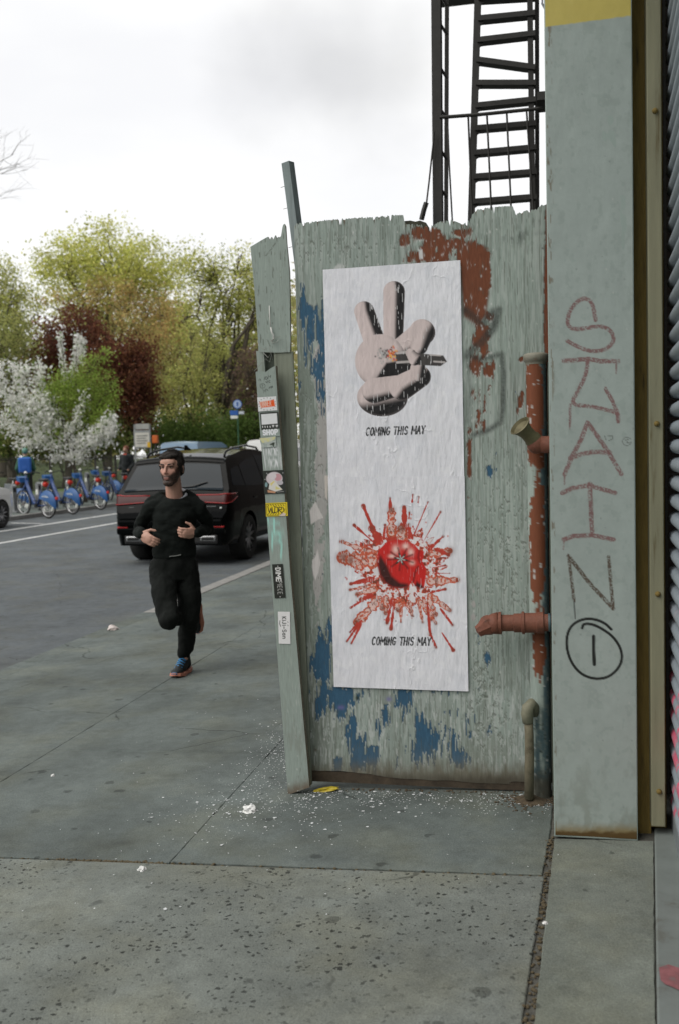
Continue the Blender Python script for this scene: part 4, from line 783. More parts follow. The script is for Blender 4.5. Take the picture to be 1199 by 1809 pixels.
for q in ([(663,847),(667,865),(672,900)], [(787,848),(780,870),(774,895)], [(706,1150),(705,1212)]): p.line(q, .9, (.55, .56, .6), .9, .6)
tag(p.mesh('poster', M_POST), 'lower white paper poster printed with a bursting red tomato', 'poster')
# ================================================================== PIPES
M_PIPE_RED = mat('rust_red_paint', (.15, .052, .030), .7, var=.35, sc=22, bump=.6, bsc=90, dirt=(.06, .03, .018))
M_PIPE_BLUE = mat('dark_blue_paint', (.05, .085, .095), .55, var=.4, sc=9, bump=.4, stretch=(2, 2, .5))
def painted_pipe(name, x, y, z0, z1, r_, fn, parent, res=.005, n=28):
    th = np.linspace(0, 2*math.pi, n+1); Z = np.linspace(z1, z0, int((z1-z0)/res)); P = np.zeros((len(Z), n+1, 3))
    P[..., 0] = x+r_*np.cos(th); P[..., 1] = y+r_*np.sin(th); P[..., 2] = Z[:, None]; p = Paint(P, GREEN)
    p.th = np.broadcast_to(th, P.shape[:2]); fn(p); return p.mesh(name, M_PLY, parent, (0, 0, 0))
SPV = FV-.055
c0 = V(946, 640, SPV); c1 = V(955, 1384, SPV); spx = (c0[0]+c1[0])/2
sp = empty('standpipe', (0, 0, 0), 0, 'thick capped vertical standpipe with peeling red and blue paint, right side of the fence', 'pipe')
def fp(p):
    X, Y = p.X, p.Y; n1 = fbm(p.th*7, Y/24, 131); n2 = fbm(p.th*16, Y/7, 132); side = np.cos(p.th)        # +1 = side towards the pillar
    p.C *= (.88+.24*fbm(p.th*30, Y/40, 133))[..., None]
    bl = sst(.50, .58, .62*sst(.05, .75, side)+.5*n1+.30*sst(1180, 1290, Y)); p.put(bl*.92, (.055, .10, .115)); p.put(.5*bl*sst(.5, .6, n2), (.16, .19, .17))
    red = sst(.50, .56, 1.15*p.gauss(942, 705, 22, 85)+.75*p.gauss(948, 880, 12, 60)*0+1.15*p.gauss(949, 965, 17, 125)+1.0*p.gauss(952, 1155, 12, 55)+.5*p.gauss(950, 800, 20, 22)+(n1-.5)*.5+(n2-.5)*.45); p.put(red*(side < .72), (.17, .055, .026))
    p.put(.7*sst(.68, .74, n2)*sst(1230, 1300, Y), (.03, .04, .035)); p.put(.8*sst(.72, .78, fbm(p.th*22, Y/12, 139)), (.5, .52, .5)); p.put(sst(1350, 1385, Y+20*(n2-.5))*.8, (.07, .06, .04))
painted_pipe('pipe_body', spx, SPV, -.005, c0[2]+.03, .043, fp, sp)
zc = V(946, 640, SPV)[2]
def fc(p): p.put(sst(.45, .52, fbm(p.th*3, p.Y/6, 5)), (.20, .065, .035)); p.put(.5*sst(.6, .66, fbm(p.th*5, p.Y/3, 8)), (.3, .33, .36))
MB().lathe([(.0, .040), (.040, .039), (.052, .034), (.054, .028), (.054, .008), (.046, .002), (.044, -.01)], Matrix.Translation((spx, SPV, zc)), 24).build('cap', mat('cap_paint', (.20, .19, .15), .7, var=.3, sc=14, bump=.3, dirt=(.17, .055, .026)), sp, True)
# side elbow that comes out of the pillar and ends in a flared mouth
e0, e1 = V(985, 786, SPV-.11), V(950, 785, SPV-.11)
MB().tube([(e0[0]+.12, e0[1], e0[2]), e0, e1+np.array((-.006, 0, 0))], .036, 20).build('branch_pipe', M_PIPE_RED, sp, True)
MB().ell(e1+np.array((-.008, 0, 0)), (.040, .040, .040), nu=20, nv=14).build('elbow', M_PIPE_RED, sp, True)
m0, m1 = V(943, 779, SPV-.11), V(917, 752, SPV-.155); dv = Vector(m1-m0); ln = dv.length
MB().lathe([(.034, -.01), (.036, ln*.15), (.031, ln*.25), (.030, ln*.55), (.036, ln*.80), (.047, ln*.97), (.049, ln), (.044, ln+.003), (.036, ln-.01), (.0, ln-.02)], Matrix.Translation(tuple(m0)) @ dv.to_track_quat('Z', 'Y').to_matrix().to_4x4(), 24).build('flared_mouth', mat('old_brass', (.12, .105, .055), .55, .35, var=.35, sc=20, bump=.3, dirt=(.08, .065, .035)), sp, True, auto=40)
MB().box((spx+.047, SPV+.0, .0), (spx+.068, SPV+.06, zc+.0)).build('backing_stud', M_OLIVE, sp)

# horizontal nozzle
nz_ = empty('pipe_nozzle', (0, 0, 0), 0, 'horizontal red-brown pipe nozzle with couplings, pointing left across the fence', 'pipe')
NV = SPV-.075; hn = lambda x, y: V(820+x/5.028, 1060+y/5.025, NV)
a, b = hn(800, 200), hn(300, 205); d_ = Vector(b-a); Ln = d_.length; Mz = Matrix.Translation(tuple(a)) @ d_.to_track_quat('Z', 'Y').to_matrix().to_4x4(); s5 = Ln/500
MB().lathe([(.0, -.12), (.043*.85, -.12), (.037, 95*s5), (.043, 97*s5), (.046, 100*s5), (.046, 160*s5), (.043, 165*s5), (.043, 265*s5), (.049, 268*s5), (.049, 290*s5), (.041, 295*s5), (.041, 360*s5), (.036, 366*s5), (.036, 470*s5), (.049, 474*s5), (.049, 500*s5)], Mz, 26).build('barrel', M_PIPE_RED, nz_, True, auto=35)
t0, t1, t2 = hn(305, 205), hn(215, 222), hn(118, 190)
MB().tube([t0, hn(255, 212), t1], [.049, .045, .040], 22).build('bend', M_PIPE_RED, nz_, True); 
dv = Vector((-.62, -.25, -.62)).normalized(); Mt = Matrix.Translation(tuple(hn(210, 222))) @ Vector((-.75, -.2, -.45)).to_track_quat('Z', 'Y').to_matrix().to_4x4()
MB().lathe([(.041, -.02), (.046, .0), (.044, .012), (.03, .035), (.026, .055), (.0, .06)], Mt, 8).build('tip', M_PIPE_RED, nz_, auto=20)
MB().lathe([(.0375, 0.0), (.040, .0), (.040, .012), (.0375, .012)], Mz @ Matrix.Translation((0, 0, 95*s5-.03)), 22).build('collar', M_PIPE_BLUE, nz_, True)

# small bent pipe at the foot
gp = empty('bent_pipe', (0, 0, 0), 0, 'thin rusty bent pipe rising from the dirt at the foot of the fence', 'pipe')
GV = SPV-.08; g = lambda x, y, dv=0: V(820+x/5.028, 1060+y/5.025, GV+dv)
MB().tube([g(570,1760), g(575,1400), g(572,1200), g(565,1070)], [.021, .0205, .0195, .019], 14).build('stem', mat('corroded_pipe', (.13, .115, .075), .85, var=.5, sc=16, bump=.6, bsc=50, dirt=(.05, .038, .02)), gp, True)
MB().tube([g(562,1090), g(553,1010), g(560,950, -.02), g(590,920, -.0), g(615,950, .03), g(618,1010, .05)], [.023, .027, .025, .023, .022, .021], 14).build('bend', mat('bent_pipe_paint', (.17, .165, .115), .75, var=.35, sc=18, bump=.4, dirt=(.10, .075, .04)), gp, True)
MB().ell(g(553, 1000, -.012), (.018, .014, .022)).build('outlet', mat('pale_scale', (.5, .5, .44), .9, var=.3, sc=30), gp, True)
# earth heaped against the foot
rs = random.Random(5); mb = MB()
for k in range(520):
    x = min(.02, rs.gauss(-.09, .07)); y = FV-.05-abs(rs.gauss(0, .075)); 
    if k > 400: x = rs.uniform(FX0+.05, .02); y = FV+.005-abs(rs.gauss(0, .018))
    r_ = rs.uniform(.0015, .0065); mb.ell((x, y, gz(x)+r_*.3), (r_*rs.uniform(.8, 1.5), r_*rs.uniform(.8, 1.5), r_*.7), nu=6, nv=4)
tag(mb.build('dirt_crumbs', mat('dirt', (.075, .055, .033), .95, var=.5, sc=40, bump=.6), smooth=True), 'brown dirt and leaf crumbs heaped along the foot of the fence', 'dirt', kind='stuff')
vs = []; nq = 26
mb = MB(); pts = [(-.105+ .075*math.cos(t)*(1+.25*mnoise.noise(Vector((math.cos(t)*2, math.sin(t)*2, 1)))), FV-.105+.075*math.sin(t)*(1+.3*mnoise.noise(Vector((math.cos(t)*2, math.sin(t)*2, 4))))) for t in [2*math.pi*i/nq for i in range(nq)]]
mb.add([(-.10, FV-.095, .018)]+[(-.10+(x+.10)*.55, FV-.095+(y-FV+.095)*.55, gz(x)+.010) for x, y in pts]+[(x, y, gz(x)+.001) for x, y in pts], [(0, 1+i, 1+(i+1) % nq) for i in range(nq)]+[(1+i, 1+nq+i, 1+nq+(i+1) % nq, 1+(i+1) % nq) for i in range(nq)])
tag(mb.build('dirt_heap', MATS['dirt'], smooth=True), 'low heap of brown dirt around the thin bent pipe', 'dirt', kind='stuff')
# crumbs filling the dirty joint
mb = MB()
for k in range(640):
    if k < 260: v_ = rs.uniform(2.3, 3.95); x = jx(v_)+rs.gauss(0, .010)
    else: v_ = vy[0]+rs.gauss(-.004, .004); x = rs.uniform(-2.6, -.05) if rs.random() < .35 else rs.gauss(-1.72, .13)
    r_ = rs.uniform(.002, .0065); mb.ell((x, v_, gz(x)-.007+rs.uniform(0, .007)), (r_*1.3, r_*1.2, r_*.7), nu=6, nv=4)
tag(mb.build('joint_crumbs', mat('joint_moss', (.085, .066, .036), .95, var=.5, sc=50), smooth=True), 'brown grit and dead moss lying in the pavement joints', 'grit', kind='stuff')
# white paint flakes on the pavement
mb = MB(); rs = random.Random(8)
def flake(x, y, s_, z_=None):
    a = rs.uniform(0, 6.28); n = 4 if s_ < .006 else 5; z_ = gz(x)+.0022 if z_ is None else z_
    P_ = [(x+s_*math.cos(a+i*6.283/n)*rs.uniform(.5, 1.1), y+s_*math.sin(a+i*6.283/n)*rs.uniform(.5, 1.1), z_+rs.uniform(0, s_*.25)) for i in range(n)]
    mb.add(P_, [tuple(range(n))])
for k in range(2300):
    if k < 1100: x, y = rs.gauss(-1.36, .12), rs.gauss(5.15, .5)
    elif k < 1750: x, y = rs.uniform(-1.15, -.02), FV-.03-abs(rs.gauss(0, .13))
    elif k < 2150: x, y = rs.gauss(-1.25, .25), rs.gauss(4.2, .22)
    else: x, y = rs.uniform(-2.4, .2), rs.uniform(3., 6.5)
    if x > -1.13 and y > FV-.012: continue
    flake(x, y, rs.choice([.0022, .003, .004, .005, .009 if k % 5 == 0 else .004]))
tag(mb.build('paint_flakes', mat('flake_white', (.62, .64, .64), .8, var=.2, sc=60)), 'white paint flakes scattered on the pavement by the fence foot', 'paint flakes', kind='stuff')
def crumple(name, c, r_, m, label, cat, seed, flat=.5, el=(1, 1)):
    bm = bmesh.new(); bmesh.ops.create_icosphere(bm, subdivisions=3, radius=1)
    for q in bm.verts:
        d = q.co.copy(); k = 1+.55*mnoise.noise(d*1.6+Vector((seed, 0, 0)))+.3*mnoise.noise(d*4+Vector((0, seed, 0))); q.co = Vector((d.x*r_*k*el[0], d.y*r_*k*el[1], max(-.1, d.z)*r_*k*flat))
    me = bpy.data.meshes.new(name); bm.to_mesh(me); bm.free(); o = link(name, me, m); o.location = (c[0], c[1], c[2]+.1*r_*flat+.001); return tag(o, label, cat)
WP = mat('litter_paper', (.72, .72, .70), .8, var=.1)
crumple('paper_scrap', G(441, 1432), .034, WP, 'crumpled white paper scrap on the pavement in front of the leaning board', 'litter', 3, .5)
crumple('paper_scrap', G(251, 1537), .014, WP, 'tiny white paper bit lying in the cross joint of the pavement', 'litter', 5, .8)
crumple('paper_scrap', G(94, 1371), .010, WP, 'tiny white paper bit on the left side of the pavement', 'litter', 6, .8)
crumple('paper_bag', G(200, 1112), .052, mat('bag_paper', (.62, .55, .52), .8, var=.3, sc=20), 'crumpled pale paper bag at the edge of the road, left of the runner', 'litter', 9, .7)
crumple('pebble', G(962, 1632), .008, WP, 'small white pebble lying in the wide dirty joint', 'pebble', 2, .8)
# yellow wrapper pushed under the fence
yw = G(581, 1391); yo = crumple('yellow_wrapper', (yw[0], FV-.035, gz(yw[0])), .030, mat('yellow_plastic', (.40, .31, .02), .4, var=.5, sc=50, dirt=(.12, .08, .02)), 'yellow plastic wrapper pushed under the fence beside the leaning board', 'litter', 14, .55, (2.1, .55)); yo.rotation_euler = (0, R(-9), R(8))

# ================================================================== FIRE ESCAPE
M_IRON = mat('black_iron', (.018, .017, .014), .6, var=.4, sc=12, bump=.3)
fe = empty('fire_escape', (0, 0, 0), 0, 'black iron fire escape ladder and railing rising against the sky', 'fire escape')
EV = 8.2
def bar(px, v, wpx, name, n=4, m=M_IRON):       # flat bar through measured points, width in photo units
    pts = [V(a_, b_, v) for a_, b_ in px]; return MB().tube(pts, wpx/2*v/F*1.06*(1.2 if n == 4 else 1), n).build(name, m, fe)
def flat(px, v, wpx, name, depth=.05):
    pts = [V(a_, b_, v) for a_, b_ in px]; w_ = wpx*v/F*1.05/2; mb = MB()
    for (p_, q_) in zip(pts, pts[1:]):
        d = q_-p_; n = np.array((-d[2], 0, d[0])); n = n/np.linalg.norm(n)*w_; dd = np.array((0, depth/2, 0))
        c = [p_-n-dd, p_+n-dd, q_+n-dd, q_-n-dd, p_-n+dd, p_+n+dd, q_+n+dd, q_-n+dd]; mb.add(c, [(0,1,2,3),(7,6,5,4),(0,4,5,1),(1,5,6,2),(2,6,7,3),(3,7,4,0)])
    return mb.build(name, M_IRON, fe)
flat([(769,-330),(770,0),(774,500)], EV, 15, 'post', .12); flat([(788,-330),(788.5,0),(786.5,500)], EV+.25, 6.5, 'post', .03)
for y0 in (-160, -110, -60, -10, 41, 118, 190, 262, 330): flat([(776, y0), (788, y0+20)], EV+.1, 4, 'lacing_bar', .02)
flat([(857,-330),(843,0),(831,400)], EV, 11, 'stringer', .03); flat([(931,-330),(935,0),(940,380)], EV, 9, 'stringer', .03); flat([(947,-330),(947.5,0),(948,380)], EV+.3, 7, 'stringer', .03)
for yl, yr in ((-290,-298),(-250,-258),(-210,-218),(-170,-178),(-130,-138),(-88,-96),(-46,-54),(0,-6),(36,26),(74,62),(108,122),(149,149),(189,178),(229,220),(272,262),(314,305),(358,349)):
    t = (yl)/400.; xl = 843-12*t+5; xr = 936+4*t
    flat([(xl-3, yl), (xr+8, yr)], EV+.02, 8.2, 'rung', .10)
    if yl > -40: flat([(xl-4, yl+10), (xl+6, yl+3)], EV-.002, 3.5, 'bracket', .02)
bar([(776, 207.5), (850, 202), (968, 190)], EV-.12, 6, 'handrail', 8); flat([(948, 181), (1010, 176)], EV-.05, 13, 'platform_edge', .3)
for xa, xb, yb in ((826, 833, 380), (859, 867, 372), (894, 902, 372), (929, 941, 372), (966, 970, 372)): bar([(xa, 205-(xa-826)*.1), (xb, yb)], EV-.12, 3.6, 'railing_picket', 6)
bar([(766, 232), (764.5, 250), (757, 320), (752, 362)], EV-.1, 3, 'cable', 6); bar([(752, 358), (748, 370), (743.5, 388)], EV-.1, 8.5, 'counterweight', 8); bar([(790, 225), (792.5, 290), (798, 392)], EV-.1, 3, 'cable', 6)
bar([(957, -20), (956.5, 6), (963, 17)], EV-.1, 4, 'chain', 6, mat('chain_steel', (.35, .36, .40), .4, .7))
zt = V(860, -330, EV)[2]
MB().box((-1.2, EV-.7, zt-.06), (.36, EV+3.2, zt)).build('landing', M_IRON, fe); MB().box((-1.0, EV-.2, zt-.5), (.36, EV-.14, zt-.06)).build('bracket', M_IRON, fe)
# ================================================================== VEHICLES
M_BLACK = mat('black_car_paint', (.0015, .002, .002), .08, var=.05, spec=.10); M_GLASS = mat('car_glass', (.005, .012, .018), .05, var=.1, spec=.2)
M_TRIM = mat('black_trim', (.012, .012, .012), .5, var=.1); M_RUB = mat('tyre_rubber', (.018, .018, .017), .85, var=.2, sc=30, bump=.2); M_CHROME = mat('satin_chrome', (.5, .5, .5), .25, .9, var=.05)
M_TAIL = mat('tail_light_red', (.36, .014, .014), .25, var=.1); M_TAILD = mat('tail_light_smoke', (.05, .006, .006), .25, var=.2, spec=.25); M_ALLOY = mat('wheel_alloy', (.30, .30, .31), .35, .7, var=.1)
def interp(tab, x): return float(np.interp(x, [a for a, b in tab], [b for a, b in tab]))
class Car:
    """x across, y from rear (0) to front (L), z up. top: roof line z(y); half-width from plan and section tables"""
    def __init__(s, L, W2, top, plan, sect, belt, bot=.30, wheels=(.95, 3.9), wr=.37, crown=.05):
        s.L, s.W2, s.top, s.plan, s.sect, s.belt, s.bot, s.wheels, s.wr, s.crown = L, W2, top, plan, sect, belt, bot, wheels, wr, crown
    def hw(s, y, z): return s.W2*interp(s.plan, y)*interp(s.sect, z)
    def zt(s, y): return interp(s.top, y)
    def zb(s, y):
        z = s.bot
        for wy in s.wheels:
            d = (s.wr+.075)**2-(y-wy)**2
            if d > 0: z = max(z, s.wr+math.sqrt(d)-.02)
        return z
    def side(s, y, z, sg, off=0.): return (sg*(s.hw(y, z)+off), y, z)
    def over(s, y, q, off=0.):                # across the top / back / front surface, q in -1..1
        z = s.zt(y); e = abs(q)**6; x = q*s.hw(y, z); dz = (s.zt(y+.015)-s.zt(y-.015))/.03; nl_ = math.hypot(1, dz); return (x, y-off*dz/nl_, z+s.crown*(1-q*q)*min(1, max(0, (z-.8)/.5))+off/nl_)
    def body(s, m, parent, step=.04):
        mb = MB(); ys = [i*s.L/int(s.L/step) for i in range(int(s.L/step)+1)]; nz = 22
        for sg in (-1, 1):
            v = []; f = []
            for y in ys:
                a, b = s.zb(y), max(s.zt(y), s.zb(y)+.01)
                for k in range(nz+1): v.append(s.side(y, a+(b-a)*k/nz, sg))
            for i in range(len(ys)-1):
                for k in range(nz): a = i*(nz+1)+k; f.append((a, a+1, a+nz+2, a+nz+1))
            mb.add(v, f)
        nq = 16; v = []; f = []
        for y in ys:
            for k in range(nq+1): v.append(s.over(y, -1+2*k/nq))
        for i in range(len(ys)-1):
            for k in range(nq): a = i*(nq+1)+k; f.append((a, a+1, a+nq+2, a+nq+1))
        mb.add(v, f)
        for y in (0, s.L):                     # closing faces
            v = []; f = []; zs = [s.bot+(s.zt(y)-s.bot)*k/10 for k in range(11)]
            for z in zs:
                for k in range(nq+1): v.append((-1+2*k/nq)*s.hw(y, z)) if 0 else v.append(((-1+2*k/nq)*s.hw(y, z), y, z))
            for i in range(10):
                for k in range(nq): a = i*(nq+1)+k; f.append((a, a+1, a+nq+2, a+nq+1))
            mb.add(v, f)
        mb.add([(-s.W2*.9, .1, s.bot+.02), (s.W2*.9, .1, s.bot+.02), (s.W2*.9, s.L-.1, s.bot+.02), (-s.W2*.9, s.L-.1, s.bot+.02)], [(0, 1, 2, 3)])
        me = mb.mesh('body', False); bm = bmesh.new(); bm.from_mesh(me); bmesh.ops.remove_doubles(bm, verts=bm.verts[:], dist=.002); bmesh.ops.recalc_face_normals(bm, faces=bm.faces[:]); bm.to_mesh(me); bm.free()
        o = link('body', me, m, parent, True); me.set_sharp_from_angle(angle=R(38)); return o
    def patch_side(s, poly, sg, off, name, m, parent, ny=14):      # poly: list of (y, zlow, zhigh)
        v = []; f = []; nz = 6; th = .02
        for y, a, b in poly:
            for k in range(nz+1): v.append(s.side(y, a+(b-a)*k/nz, sg, off))
        n = len(poly)
        for i in range(n-1):
            for k in range(nz): a = i*(nz+1)+k; f.append((a, a+1, a+nz+2, a+nz+1))
        return MB().add(v, f).build(name, m, parent, True)
    def patch_over(s, rows, off, name, m, parent, nq=14):          # rows: list of (y, q0, q1)
        v = []; f = []
        for y, a, b in rows:
            for k in range(nq+1): v.append(s.over(y, a+(b-a)*k/nq, off))
        for i in range(len(rows)-1):
            for k in range(nq): a = i*(nq+1)+k; f.append((a, a+1, a+nq+2, a+nq+1))
        return MB().add(v, f).build(name, m, parent, True)
def wheel(parent, x, y, r_, w_, sg, m_rim=None):
    M_ = Matrix.Translation((x, y, r_)) @ Matrix.Rotation(R(90*sg), 4, 'Y')
    ty = MB().lathe([(r_*.66, -w_/2), (r_*.93, -w_/2), (r_, -w_*.36), (r_, w_*.36), (r_*.93, w_/2), (r_*.66, w_/2), (r_*.66, -w_/2)], M_, 32).build('wheel', M_RUB, parent, True, auto=50)
    MB().lathe([(r_*.67, w_*.48), (r_*.62, w_*.47), (r_*.60, w_*.2), (.0, w_*.12)], M_, 32).build('rim', M_TRIM, ty, True)
    mb = MB()
    for k in range(10):
        a = k*math.pi/5; mb.tube([M_ @ Vector((math.cos(a)*.05, math.sin(a)*.05, w_*.36)), M_ @ Vector((math.cos(a)*r_*.63, math.sin(a)*r_*.63, w_*.44))], [.022, .014], 6)
    mb.lathe([(0, w_*.42), (.06, w_*.40), (.07, w_*.3)], M_, 16); mb.build('spokes', m_rim or M_ALLOY, ty, True); return ty

def suv():
    t = empty('parked_suv', (-5.84, 14.72, ROADZ), R(-.5), 'black SUV with roof rails and red tail lights, parked behind the runner', 'car')
    top = [(0,.76),(.03,.80),(.06,.95),(.09,1.06),(.13,1.13),(.20,1.20),(.34,1.42),(.46,1.58),(.49,1.63),(.53,1.655),(.9,1.72),(1.6,1.795),(2.3,1.81),(2.9,1.76),(3.3,1.55),(3.62,1.24),(3.9,1.15),(4.5,1.05),(4.75,.92),(4.88,.70),(4.92,.6)]
    plan = [(0,.86),(.04,.915),(.10,.95),(.22,.975),(.5,.99),(1.,1.0),(3.6,1.0),(4.3,.97),(4.6,.92),(4.8,.82),(4.92,.66)]
    sect = [(.25,.93),(.4,.965),(.62,1.0),(.9,1.0),(1.08,.985),(1.18,.95),(1.45,.845),(1.66,.765),(1.74,.72),(1.84,.68)]
    c = Car(4.92, 1.0, top, plan, sect, 1.14, .32, (.98, 3.95), .375, .045)
    c.body(M_BLACK, t)
    rw = c.patch_over([(y, -.90+max(0, y-.3)*.1, .90-max(0, y-.3)*.1) for y in (.155, .18, .20, .22, .26, .30, .34, .38, .42, .44)], .014, 'rear_window', M_GLASS, t)
    MB().tube([c.over(.17, .05, .025), c.over(.19, .35, .03), c.over(.24, .62, .03)], .010, 6).build('wiper', M_TRIM, rw)
    c.patch_over([(y, -.97, .97) for y in (.465, .485, .505, .53, .56)], .012, 'spoiler', M_BLACK, t)
    for sg in (-1, 1):
        c.patch_side([(1.0,1.22,1.30),(1.05,1.215,1.56),(1.5,1.20,1.64),(2.0,1.195,1.68)], sg, .004, 'side_window', M_GLASS, t)
        c.patch_side([(2.06,1.195,1.715),(2.6,1.19,1.70),(2.95,1.19,1.60),(3.3,1.185,1.36)], sg, .004, 'side_window', M_GLASS, t)
        c.patch_side([(.42,1.24,1.30),(.55,1.235,1.49),(.80,1.225,1.53),(.97,1.22,1.53)], sg, .004, 'quarter_window', M_GLASS, t)
        MB().tube([c.over(.75, sg*.90, .005), c.over(.85, sg*.90, .055), c.over(1.2, sg*.90, .07), c.over(2.0, sg*.90, .07), c.over(2.6, sg*.90, .05), c.over(2.7, sg*.90, .0)], .018, 8).build('roof_rail', M_BLACK, t, True)
        # tail light: outer lamp wraps round the corner
        zs = [(.985, 1.105)]; v = []; f = []
        pth = [(q_, 0) for q_ in (.40, .52, .64, .76, .86, .94, 1.0)]
        for q_, _ in pth:
            hi = 1.105+.012*(q_ > .9); lo = 1.005-.035*(q_-.4)/.6
            for z_ in (lo, lo+.02, hi-.02, hi):
                y_ = float(np.interp(z_, [b_ for a_, b_ in top[:6]], [a_ for a_, b_ in top[:6]])); v.append((sg*q_*c.hw(y_, z_), y_-.022-.0*q_, z_))
        for y_ in (.16, .24, .33, .40):
            hi = 1.112; lo = .975+.09*(y_-.12)/.28
            for z_ in (lo, lo+.018, hi-.018, hi): v.append((sg*(c.hw(y_, z_)+.014), y_, z_))
        n = len(pth)+4
        for i in range(n-1):
            for k in range(3): a = i*4+k; f.append((a, a+1, a+5, a+4))
        tl = MB().add(v, f).build('tail_light', M_TAILD, t, True)
        MB().tube([v[4*i+3] for i in range(n)], .011, 6).build('light_strip', M_TAIL, tl, True); MB().tube([v[4*i] for i in range(n)], .008, 6).build('light_strip', M_TAIL, tl, True); MB().tube([v[0], v[3]], .009, 6).build('light_strip', M_TAIL, tl, True)
        MB().box((sg*.62-.13, -.035, .385), (sg*.62+.13, .03, .475), b=.03).build('exhaust_trim', M_CHROME, t); MB().box((sg*.62-.11, -.038, .40), (sg*.62+.11, .0, .46), b=.02).build('exhaust_opening', M_TRIM, t)
        MB().box((sg*.80-.09, -.03, .60), (sg*.80+.09, .01, .625), b=.006).build('reflector', M_TAIL, t)
        MB().box((min(sg*1.0, sg*1.2), 3.15, 1.12), (max(sg*1.0, sg*1.2), 3.27, 1.30), b=.04).build('mirror', M_BLACK, t)
        for wy in c.wheels: wheel(t, sg*.86, wy, .375, .27, sg)
        for yy in (1.25, 2.35): MB().box((min(sg*.985, sg*1.005), yy, 1.0), (max(sg*.985, sg*1.005), yy+.2, 1.03), b=.008).build('door_handle', M_BLACK, t)
    MB().box((-.9, -.035, .50), (.9, .05, .60), b=.02).build('bumper_step', M_BLACK, t); MB().box((-.86, -.045, .62), (.86, .03, .73), b=.03).build('bumper_upper', M_BLACK, t); MB().box((-.78, -.02, .34), (.78, .1, .49), b=.03).build('diffuser', M_TRIM, t)
    pl = MB().box((-.26, .045, .83), (.26, .075, .96), b=.004).build('number_plate', mat('plate_cream', (.62, .55, .30), .5, var=.08), t)
    MB().box((-.45, .055, .975), (.45, .085, .99), b=.004).build('tailgate_trim', M_CHROME, t)
    for x_, w_ in ((-.72, .09), (.58, .16)): MB().box((x_, .055, .915), (x_+w_, .066, .932)).build('badge', M_CHROME, t)
    for x_, z_ in ((.83, .90), (.82, .80)): MB().ell((x_, .035, z_), (.018, .012, .016), nu=10, nv=8).build('parking_sensor', mat('sensor_white', (.7, .75, .72), .3), t, True)
    MB().prism([(.80, 0), (1.06, 0), (.86, .085), (.81, .085)], -.014, .014, 'x').build('antenna_fin', M_BLACK, t).location = (.02, -.12, 1.81)
    return t
suv()
def plain_car(name, loc, rz, paint, label, kind='sedan', group=None):
    t = empty(name, loc, rz, label, 'car' if kind != 'van' else 'van', group)
    if kind == 'van':
        top = [(0,.75),(.02,1.2),(.06,1.9),(.12,2.28),(.4,2.36),(3.6,2.36),(4.2,2.2),(4.6,1.5),(5.2,1.2),(5.35,.9),(5.4,.6)]; plan = [(0,.96),(.1,1),(4.6,1),(5.2,.92),(5.4,.75)]; sect = [(.25,.95),(.5,1),(1.2,1),(1.9,.93),(2.3,.84),(2.4,.8)]; c = Car(5.4, 1.0, top, plan, sect, 1.3, .32, (.95, 4.4), .36, .04); wb = [(1.0,1.38,1.95),(2.4,1.36,2.0),(3.4,1.35,2.0)]; wb2 = [(3.5,1.35,2.0),(4.2,1.33,1.9),(4.5,1.33,1.5)]; rear = [.022, .035, .05]
    else:
        top = [(0,.6),(.04,.85),(.10,.98),(.5,1.06),(.85,1.12),(1.15,1.32),(1.45,1.50),(1.9,1.57),(2.5,1.56),(3.0,1.44),(3.5,1.12),(3.8,1.04),(4.3,.98),(4.5,.85),(4.6,.6)]; plan = [(0,.78),(.1,.88),(.3,.96),(.8,1),(3.6,1),(4.2,.95),(4.45,.85),(4.6,.68)]; sect = [(.22,.94),(.5,1),(.85,.99),(1.0,.95),(1.3,.82),(1.5,.72),(1.6,.66)]; c = Car(4.6, .91, top, plan, sect, 1.0, .26, (.92, 3.72), .345, .035); wb = [(1.1,1.02,1.14),(1.4,1.02,1.40),(1.9,1.02,1.48),(2.2,1.02,1.48)]; wb2 = [(2.27,1.02,1.48),(2.7,1.02,1.44),(3.1,1.03,1.30)]; rear = [.95, 1.05, 1.15, 1.25, 1.35]
    c.body(paint, t)
    for sg in (-1, 1):
        c.patch_side(wb, sg, .004, 'side_window', M_GLASS, t); c.patch_side(wb2, sg, .004, 'side_window', M_GLASS, t)
        for wy in c.wheels: wheel(t, sg*c.W2*.87, wy, c.wr, .22, sg)
        MB().box((sg*c.W2*.66-.12, -.02, .72), (sg*c.W2*.66+.12, .10, .84), b=.02).build('tail_light', M_TAIL, t)
        MB().box((sg*c.W2*.55-.15, c.L-.22, .62), (sg*c.W2*.55+.15, c.L-.02, .74), b=.03).build('headlight', M_CHROME, t)
    c.patch_over([(y, -.88, .88) for y in rear], .014, 'rear_window', M_GLASS, t)
    ws = [4.22, 4.35, 4.5, 4.58] if kind == 'van' else [2.95, 3.1, 3.25, 3.42]; c.patch_over([(y, -.88, .88) for y in ws], .014, 'windscreen', M_GLASS, t)
    MB().box((-c.W2*.8, -.03, .36), (c.W2*.8, .06, .56), b=.03).build('bumper', paint, t)
    MB().box((-.25, -.035, .42), (.25, -.028, .53)).build('number_plate', mat('plate_cream', (.62, .55, .30)), t)
    return t
M_WHITE = mat('white_car_paint', (.80, .80, .78), .3, var=.03, coat=.8); M_BLUEC = mat('pale_blue_car_paint', (.20, .30, .42), .3, var=.03, coat=.8)
fr = G(4, 933, 0, ROADZ)
plain_car('parked_car', (fr[0]-.86, fr[1]-3.72, ROADZ), 0, M_WHITE, 'white car cut off by the left edge, only a fender and wheel in view')
bc = V(338, 790, 42)
plain_car('parked_car', (bc[0]-.6, 42, ROADZ), 0, M_BLUEC, 'pale blue van-shaped car whose roof shows just above the black SUV', 'van')
